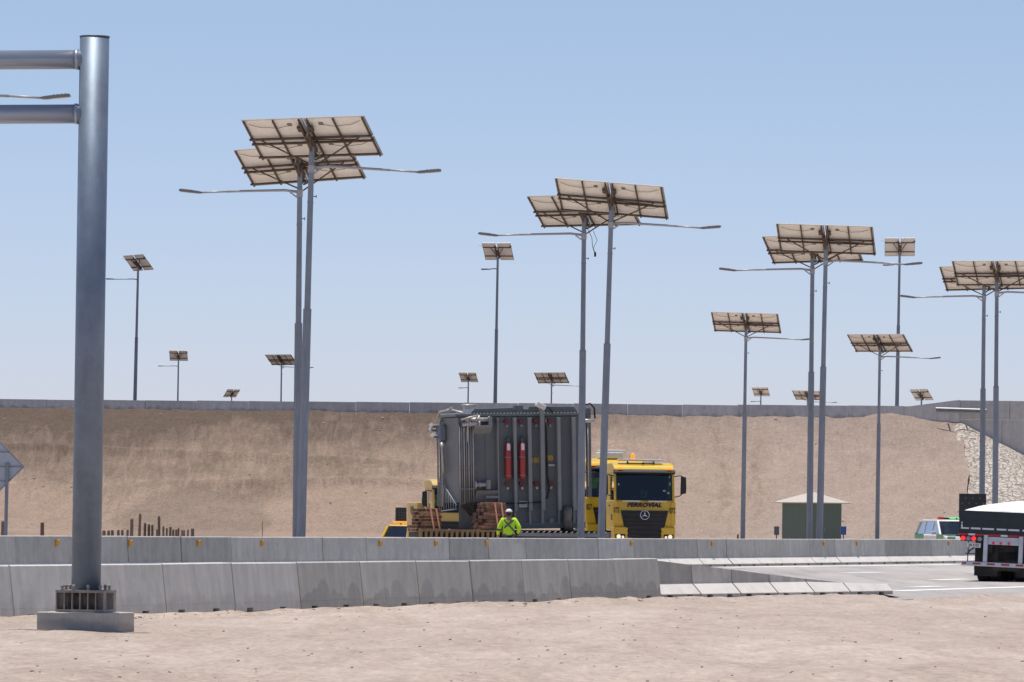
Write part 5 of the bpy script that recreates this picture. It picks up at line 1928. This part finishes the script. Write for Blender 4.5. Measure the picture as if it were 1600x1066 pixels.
# ------------------------------------------------------------------ cars
def car(name, label, cat, loc, rz, paint, bonnet, hgt=1.8, wid=1.86, ln=4.6):
    """front towards -Y; local origin under the middle of the car"""
    r = thing(name, label, cat, loc, rz)
    hl, hw = ln / 2, wid / 2
    bt = hgt * 0.56
    b = MB()
    b.prism([(-hl, 0.42), (-hl - 0.02, 0.62), (-hl + 0.08, 0.84), (-hl + 1.12, bt), (hl - 0.1, bt + 0.02), (hl, bt - 0.2), (hl, 0.42), (hl - 0.3, 0.3), (-hl + .3, 0.3)], -hw, hw, 'x', 0.06)
    b.build('body', paint, r)
    # bonnet skin, proud of the body
    b = MB()
    b.prism([(-hl + 0.12, 0.868), (-hl + 1.05, bt + 0.012), (-hl + 1.05, bt - 0.03), (-hl + 0.12, 0.82)], -hw + 0.12, hw - 0.12, 'x', 0.01)
    b.build('bonnet', bonnet, r)
    # glasshouse frame
    y0, y1, y2, y3 = -hl + 1.0, -hl + 1.75, hl - 0.5, hl - 0.12
    zt = hgt - 0.02
    tx, bx = hw - 0.2, hw - 0.06

    def pt(y, z, sx_):
        k_ = (z - bt) / (zt - bt)
        return (sx_ * (bx + (tx - bx) * k_), y, z)
    b = MB()
    rings = [[pt(y1, zt - .05, -1), pt(y1, zt - .05, 1), pt(y2, zt - .05, 1), pt(y2, zt - .05, -1)],
             [(-tx + .05, y1 + .1, zt + 0.02), (tx - .05, y1 + .1, zt + 0.02), (tx - .05, y2 - .1, zt + 0.02), (-tx + .05, y2 - .1, zt + 0.02)]]
    b.ring_tube(rings, smooth=False)
    for sx_ in (-1, 1):
        b.bar(pt(y0, bt, sx_), pt(y1, zt - .04, sx_), 0.09, 0.07)
        b.bar(pt(y3, bt, sx_), pt(y2, zt - .04, sx_), 0.13, 0.07)
        for f_ in (0.36, 0.68):
            ym = y0 + (y3 - y0) * f_
            b.bar(pt(ym, bt, sx_), pt(ym - 0.02, zt - .04, sx_), 0.07, 0.05)
        b.bar(pt(y1, zt - .05, sx_), pt(y2, zt - .05, sx_), 0.06, 0.06)
    b.build('cabin_frame', paint, r)
    b = MB()
    b.face([pt(y0 + .03, bt + .01, -0.99), pt(y0 + .03, bt + .01, 0.99), pt(y1 + .03, zt - .06, 0.99), pt(y1 + .03, zt - .06, -0.99)])
    b.build('windscreen', 'glass_car', r)
    b = MB()
    b.face([pt(y3 - .03, bt + .01, 0.99), pt(y3 - .03, bt + .01, -0.99), pt(y2 - .03, zt - .06, -0.99), pt(y2 - .03, zt - .06, 0.99)])
    b.build('rear_window', 'glass_car', r)
    for sx_ in (-1, 1):
        b = MB()
        b.face([pt(y0 + .05, bt + .01, sx_ * .985), pt(y3 - .05, bt + .01, sx_ * .985), pt(y2 - .03, zt - .06, sx_ * .985), pt(y1 + .03, zt - .06, sx_ * .985)])
        b.build('side_window', 'glass_car', r)
        b = MB()
        b.box(*sorted((sx_ * (hw + 0.03), sx_ * (hw + 0.25))), y0 + 0.3, y0 + 0.42, bt + 0.0, bt + 0.17, 0.03)
        b.bar((sx_ * (hw - .08), y0 + 0.36, bt + 0.03), (sx_ * (hw + .06), y0 + 0.36, bt + 0.05), 0.05)
        b.build('mirror', paint, r)
        b = MB()
        b.box(*sorted((sx_ * (hw - 0.06), sx_ * (hw - 0.46))), -hl - 0.035, -hl + 0.12, 0.66, 0.82, 0.03)
        b.build('headlight', 'clear_lamp', r)
        for y in (-hl + 0.85, hl - 0.85):
            add_wheel(r, (sx_ * (hw - 0.1), y, 0.34), 0.35, 0.22)
    b = MB()
    b.box(-hw + 0.15, hw - 0.15, y0 + 0.2, y0 + 0.5, bt - 0.1, bt + 0.05, 0.03)
    for x in (-0.42, 0.42):
        b.box(x - 0.24, x + 0.24, 0.0, 0.14, bt - 0.15, bt + 0.42, 0.04)
    b.build('interior', 'black_plastic', r)
    return r


pcY = 242.0
pp = P(1478, 838, pcY)
pc = car('patrol_car', 'white and green police SUV with roof light bar behind the far barrier', 'police car', (pp.x + 0.28, pcY + 2.0, 0), radians(15), 'white_paint', 'green_paint', 1.62)
b = MB()
b.box(-0.62, 0.62, -0.42, -0.16, 1.635, 1.72, 0.02)
lbp = b.build('light_bar', 'black_plastic', pc)
for x0, x1, m_ in ((-0.62, -0.40, 'red_lamp_dull'), (-0.10, 0.22, 'green_lamp'), (0.30, 0.6, 'green_lamp')):
    b = MB()
    b.box(x0 - .005, x1 + .005, -0.44, -0.14, 1.66, 1.75, 0.02)
    b.build('lamp', m_, lbp)
b = MB()
b.box(-0.945, -0.928, -1.9, -0.95, 0.72, 0.92)
b.box(-0.945, -0.928, 0.9, 2.1, 0.72, 0.94)
b.build('side_stripe', 'green_paint', pc)

yY = 267.0
yp = P(618, 838, yY)
pk = car('pilot_car', 'yellow pilot car with dark arrow board on its roof behind the far barrier', 'car', (yp.x + 0.78, yY + 1.5, gz(yp.x, yY)), radians(180 - 28), 'yellow_paint', 'yellow_paint', 1.52, 1.62, 3.7)
b = MB()
b.M = Matrix.Rotation(radians(28), 4, 'Z') @ Matrix.Translation((0.05, 0.4, 0))
ca = MB()
b.M = Matrix.Translation((0.62, 0, 0))
b.box(-0.32, 0.32, -0.04, 0.04, 1.62, 2.42, 0.01)
b.mi = 1
for i in range(4):
    for j in range(5):
        x, z = -0.22 + i * 0.15, 1.72 + j * 0.15
        for yy in (-0.05, 0.043):
            b.box(x - 0.025, x + 0.025, yy, yy + 0.006, z - 0.025, z + 0.025)
b.mi = 0
b.box(-0.03, 0.03, -0.03, 0.03, 1.5, 1.63)
b.build('arrow_board', ['board_black', 'board_dot'], pk)
b = MB()
b.box(-0.6, 0.6, 0.72, 0.92, 1.60, 1.70, 0.02)
b.build('light_bar', 'amber_lamp', pk)
b = MB()
b.tube([(-0.75, 0.9, 1.5), (-0.95, 1.0, 1.75), (-1.15, 1.1, 2.0), (-1.1, 1.1, 1.2)], 0.012, 5)
b.build('antenna', 'pipe_light', pk)

# arrow board on a small trailer, behind the loaded trailer
aY = 215.0
ap = P(1519, 838, aY)
ab = thing('arrow_board_trailer', 'black flashing arrow board with dim lamps rising behind the white load', 'arrow board', (ap.x, aY, 0), radians(4))
z1, z0 = P(1519, 771.5, aY).z, P(1519, 800, aY).z - 0.25
b = MB()
b.box(-0.57, 0.57, -0.05, 0.05, z0, z1, 0.01)
bo = b.build('board', 'board_black', ab)
b = MB()
for i in range(7):
    for j in range(4):
        if (i + j) % 2 == 0:
            x, z = -0.45 + i * 0.15, z0 + 0.17 + j * 0.22
            b.box(x - 0.035, x + 0.035, -0.06, -0.052, z - 0.035, z + 0.035)
b.build('lamp_dots', 'board_dot', bo)
b = MB()
b.box(-0.05, 0.05, 0.06, 0.16, 0.5, z1 - .1)
b.box(-0.6, 0.6, -0.2, 1.6, 0.45, 0.52)
b.build('frame', 'galvanised', ab)
for x in (-0.72, 0.72):
    add_wheel(ab, (x, 0.7, 0.3), 0.3, 0.2)

# ------------------------------------------------------------------ loaded trailer at the right edge
LY = 134.5
lp = P(1495, 838, LY)
lt = thing('tipper_trailer', 'dark flat-sided trailer heaped with white load, seen from behind', 'trailer', (lp.x, LY, 0), radians(-13))
SAG = Matrix.Rotation(radians(2.0), 4, 'Y')
LEN = 9.0


def LMB():
    b_ = MB()
    b_.M = SAG
    return b_


b = LMB()
b.box(0, 2.55, 0, 0.07, 1.29, 1.87, 0.006)
b.box(0, 0.07, 0.07, LEN, 1.29, 1.87)
b.box(2.48, 2.55, 0.07, LEN, 1.29, 1.87)
b.box(0.0, 2.55, LEN, LEN + 0.07, 1.29, 2.1)
for z in (1.62, 1.52):
    b.box(0.02, 2.53, -0.012, 0.0, z, z + 0.018)
b.box(0.0, 2.55, -0.02, 0.09, 1.845, 1.885)
for x in (0.6, 1.28, 1.95):
    b.box(x - 0.018, x + 0.018, -0.022, 0.0, 1.32, 1.56)
b.build('load_body', 'body_navy', lt)
b = LMB()
b.box(0.03, 2.52, 0.05, LEN, 1.15, 1.285)
b.box(0.7, 0.9, 0.1, LEN, 0.8, 1.15)
b.box(1.65, 1.85, 0.1, LEN, 0.8, 1.15)
b.build('chassis', 'chassis_dark', lt)
# white load
b = MB()
b.M = SAG
nx, ny = 30, 40
gr_ = []
for j in range(ny + 1):
    row = []
    for i in range(nx + 1):
        x, y = 0.06 + 2.43 * i / nx, 0.07 + (LEN - 0.1) * (j / ny) ** 2.2
        e = min(1, (min(i, nx - i) / nx) / 0.5)
        ex = min(1, max(0, y - 0.08) / 1.5)
        z = 1.87 + 0.31 * (e ** 0.5) * ex ** 0.45 + 0.025 * fbm(x * 2, y * 2, 0, 3) * e
        row.append((x, y, z))
    gr_.append(row)
for j in range(ny):
    for i in range(nx):
        b.face((gr_[j][i], gr_[j][i + 1], gr_[j + 1][i + 1], gr_[j + 1][i]), True)
bmesh.ops.remove_doubles(b.bm, verts=b.bm.verts, dist=0.0005)
ld = b.build('white_load', 'salt_white')
ld.location = lt.location
ld.rotation_euler = lt.rotation_euler
tag(ld, 'heap of white mineral filling the dark trailer', 'load')
# reflective marking
b = LMB()
b.box(0.06, 0.10, -0.006, -0.001, 1.44, 1.58)
b.box(0.06, 0.27, -0.006, -0.001, 1.40, 1.44)
for x0, x1 in ((0.32, 0.93), (1.0, 1.6), (1.68, 2.28)):
    b.box(x0, x1, -0.006, -0.001, 1.40, 1.445)
b.build('reflective_strip', 'reflect_white', lt)
b = LMB()
b.box(0.0, 2.55, -0.03, 0.03, 1.235, 1.289)
red = b.build('marker_strip', 'reflect_red', lt)
b = LMB()
for x0, x1 in ((0.27, 0.44), (1.12, 1.3), (1.9, 2.08)):
    b.box(x0, x1, -0.034, -0.029, 1.237, 1.287)
b.build('white_band', 'reflect_white', red)
for x in (0.68, 1.61):
    b = LMB()
    b.box(x, x + 0.105, -0.06, 0.06, 0.555, 1.262, 0.006)
    b.build('bumper_post', 'paint_grey_white', lt)
b = LMB()
b.box(0.79, 1.605, -0.02, 0.03, 1.02, 1.22, 0.004)
b.box(0.79, 1.605, -0.03, -0.018, 1.09, 1.11)
pn = b.build('tail_panel', 'paint_grey_white', lt)
for x in (0.93, 1.13, 1.34):
    b = LMB()
    b.tube([(x, -0.02, 1.06), (x, -0.05, 1.06)], 0.036, 14)
    b.build('lamp', 'red_lamp_dull', pn)
b = LMB()
b.box(0.06, 0.67, 0.0, 0.05, 1.08, 1.228)
lpn = b.build('lamp_panel', 'black_plastic', lt)
for x, m_ in ((0.13, 'red_lamp'), (0.27, 'clear_lamp'), (0.41, 'red_lamp'), (0.57, 'clear_lamp')):
    b = LMB()
    b.tube([(x, 0.0, 1.155), (x, -0.03, 1.155), (x, -0.045, 1.155)], [0.062, 0.062, 0.045], 16)
    b.build('tail_lamp' if m_ == 'red_lamp' else 'reverse_lamp', m_, lpn)
for x, m_ in ((2.42, 'red_lamp'), (2.28, 'clear_lamp'), (2.14, 'red_lamp'), (1.98, 'clear_lamp')):
    b = LMB()
    b.tube([(x, 0.02, 1.155), (x, -0.03, 1.155), (x, -0.045, 1.155)], [0.062, 0.062, 0.045], 16)
    b.build('tail_lamp' if m_ == 'red_lamp' else 'reverse_lamp', m_, lpn)
b = LMB()
b.box(0.24, 0.60, -0.012, 0.0, 0.92, 1.04, 0.004)
npl = b.build('number_plate', 'reflect_white', lt)
t_ = text_part('JN 3153', 0.105, 'plate_lettering', 'letter_black', npl, SAG @ Vector((0.42, -0.0145, 0.978)), (pi / 2, radians(2.0), 0), 0.001, 0, 0.75, 0.002)
b = LMB()
for x in (0.27, 0.47):
    b.box(x - 0.012, x + 0.012, 0.0, 0.024, 0.55, 1.09)
b.bar((0.27, 0.03, 0.82), (0.5, 0.03, 0.95), 0.03)
b.bar((0.2, 0.03, 0.76), (0.5, 0.03, 0.76), 0.025)
b.bar((0.27, 0.03, 0.76), (0.40, 0.03, 0.92), 0.02)
b.box(0.46, 0.62, 0.0, 0.03, 0.95, 1.08)
b.build('plate_bracket', 'black_plastic', lt)
b = LMB()
b.bar((-0.12, 0.4, 1.21), (0.1, 0.4, 1.21), 0.03)
b.build('side_hook', 'black_plastic', lt)
b = LMB()
b.box(0.12, 2.42, -0.07, 0.05, 0.44, 0.55, 0.008)
bp_ = b.build('rear_bumper', 'paint_grey_white', lt)
b = LMB()
for x0, x1 in ((0.14, 0.25), (0.42, 0.63), (0.79, 1.0), (1.17, 1.39), (1.55, 1.76), (1.95, 2.16)):
    b.box(x0, x1, -0.074, -0.069, 0.48, 0.525)
b.build('red_band', 'reflect_red', bp_)
b = LMB()
b.box(0.42, 1.04, 0.28, 0.30, 0.18, 1.12)
b.box(1.52, 2.14, 0.28, 0.30, 0.18, 1.12)
b.box(0.42, 2.14, 0.22, 0.27, 0.34, 0.44)
b.box(0.9, 1.66, 0.3, 0.36, 0.5, 1.0)
b.build('mudflap', 'rubber', lt)
wt = None
for y in (0.85, 2.1, 3.35):
    for x in (0.62, 0.96, 1.60, 1.94):
        if wt is None:
            wt = wheel_mb(0.5, 0.29).build('wheel', 'rubber', lt, (x, y, 0.5))
        else:
            q = wt.copy()
            COL.objects.link(q)
            q.location = (x, y, 0.5)
b = MB()
b.tube([(0.5, 0.85, 0.5), (2.05, 0.85, 0.5)], 0.1, 10)
b.tube([(0.5, 2.1, 0.5), (2.05, 2.1, 0.5)], 0.1, 10)
b.tube([(0.5, 3.35, 0.5), (2.05, 3.35, 0.5)], 0.1, 10)
b.box(0.5, 2.05, 0.3, 4.0, 0.55, 0.8)
b.build('axle', 'chassis_dark', lt)

# ------------------------------------------------------------------ hut and small roadside things
hY = 258.0
hp = P(1268, 838, hY)
hut = thing('utility_hut', 'small dark green hut with pale hipped roof behind the third lamp pair', 'hut', (hp.x, hY, 0), radians(30))
b = MB()
b.box(-1.08, 1.08, -1.08, 1.08, 0.0, 2.38, 0.01)
wl = b.build('wall', 'hut_green', hut)
b = MB()
ev, zt_, ap_ = 1.40, 2.36, 2.93
cs = [(-ev, -ev), (ev, -ev), (ev, ev), (-ev, ev)]
top_ = [(-0.06, -0.06), (0.06, -0.06), (0.06, 0.06), (-0.06, 0.06)]
b.ring_tube([[(x, y, zt_ + .002) for x, y in cs], [(x, y, zt_ + 0.05) for x, y in cs], [(x, y, ap_) for x, y in top_]], smooth=False)
b.build('roof', 'hut_roof', hut)
b = MB()
b.box(-0.1, 0.72, -1.105, -1.082, 0.05, 2.05)
dr = b.build('door', 'hut_green', hut)
b = MB()
b.box(0.0, 0.06, -1.14, -1.106, 1.0, 1.1)
b.build('handle', 'pipe_mid', dr)
for px, py0, m_, lab, w_ in ((1213.5, 822.5, 'grey_paint', 'small grey box on a short post left of the green hut', 0.24), (1318, 822.5, 'blue_paint', 'small blue box on a short post right of the green hut', 0.27)):
    q = P(px, py0, 250)
    r = thing('post_box', lab, 'box', (q.x, 250, 0))
    b = MB()
    b.box(-w_ / 2, w_ / 2, -0.1, 0.1, q.z - 0.42, q.z, 0.015)
    b.build('box', m_, r)
    b = MB()
    b.tube([(0, 0, 0), (0, 0, q.z - 0.42)], 0.03, 8)
    b.build('post', 'galvanised', r)
q = P(1153, 835.5, 250)
r = thing('marker_post', 'small red marker post beside the single slim lamp', 'marker', (q.x, 250, 0))
b = MB()
b.lathe([(0.05, 0), (0.05, q.z), (0.02, q.z + 0.02)], n_=10)
b.build('post', 'cap_red', r)

# back of a diamond road sign at the left edge
dY_ = 151.0
dc = P(-9, 729, dY_)
sg = thing('road_sign', 'back of a grey diamond road sign on a post at the left edge', 'road sign', (P(9, 838, dY_).x, dY_, 0))
b = MB()
cx_, cz_ = dc.x - sg.location.x, dc.z
hd = 47.5 / (FPX / dY_)
b.prism([(cx_ - hd, cz_), (cx_, cz_ - hd), (cx_ + hd, cz_), (cx_, cz_ + hd)], -0.012, 0.0, 'y', 0.002)
pl = b.build('sign_plate', 'sign_back', sg)
b = MB()
h2 = hd - 0.02
for a_, c_ in (((cx_ - h2, cz_), (cx_, cz_ + h2)), ((cx_, cz_ + h2), (cx_ + h2, cz_)), ((cx_ + h2, cz_), (cx_, cz_ - h2)), ((cx_, cz_ - h2), (cx_ - h2, cz_))):
    b.bar((a_[0], -0.02, a_[1]), (c_[0], -0.02, c_[1]), 0.03, 0.03)
b.box(cx_ - 0.8, cx_ + 0.8, -0.05, -0.014, cz_ - 0.02, cz_ + 0.02)
b.box(cx_ - 0.45, cx_ + 0.45, -0.05, -0.014, cz_ - 0.45, cz_ - 0.41)
b.box(cx_ - 0.45, cx_ + 0.45, -0.05, -0.014, cz_ + 0.41, cz_ + 0.45)
b.build('stiffener', 'galvanised', pl)
b = MB()
b.tube([(0, -0.11, 0), (0.03, -0.11, cz_ + 0.12)], 0.055, 8, smooth=False)
b.build('post', 'galvanised', sg)

# weathered stakes
zx = [(15, 690, 15), (235, 698, 17), (577, 742, 16), (601, 742, 13), (625, 740, 14), (658, 740, 12), (682, 740, 12), (706, 738, 11), (731, 676, 15), (775, 648, 12), (803, 700, 12),
      (827, 708, 12), (849, 710, 11), (872, 735, 12), (886, 662, 12), (910, 718, 10), (926, 730, 9), (944, 723, 11), (960, 738, 11), (979, 738, 10), (992, 730, 9), (1019, 740, 20), (1043, 738, 9), (1072, 732, 15), (1460, 690, 3)]
stl = ['thick weathered stake behind the diamond sign post', 'lone weathered stake between the sign and the gantry column', 'short stake nearest the gantry column on its right']
tallest = {8: 'broad tall stake, left of the tallest one in the stake row', 9: 'tallest weathered stake in the row right of the gantry', 14: 'second tallest weathered stake, slightly bent, mid row', 24: 'thin lone rod standing right of the stake row'}
for i, (x_, y_, w_) in enumerate(zx):
    px, py = x_ / 3.556, 620 + y_ / 3.556
    Y = 262 + RNG.uniform(-2, 2)
    q = P(px, py, Y)
    g0 = gz(q.x, Y)
    rad = w_ / 3.556 / (FPX / Y) / 2 * 1.3
    b = MB()
    H_ = q.z - g0
    jx, jy = RNG.uniform(-.03, .03), RNG.uniform(-.03, .03)
    b.tube([(0, 0, -0.2), (jx * .5, jy, H_ * 0.5), (jx, 0, H_ * 0.96), (jx + .005, 0, H_)], [rad * 1.06, rad, rad * 0.95, rad * 0.8], 9)
    o = b.build('wooden_stake', 'wood_grey')
    o.location = (q.x, Y, g0)
    lab = stl[i] if i < 3 else tallest.get(i, 'short weathered stake, %s from the left in the row beside the gantry' % ORD[i - 2])
    tag(o, lab, 'stake', 'weathered wooden stakes below the embankment')
print('objects', len(bpy.data.objects))
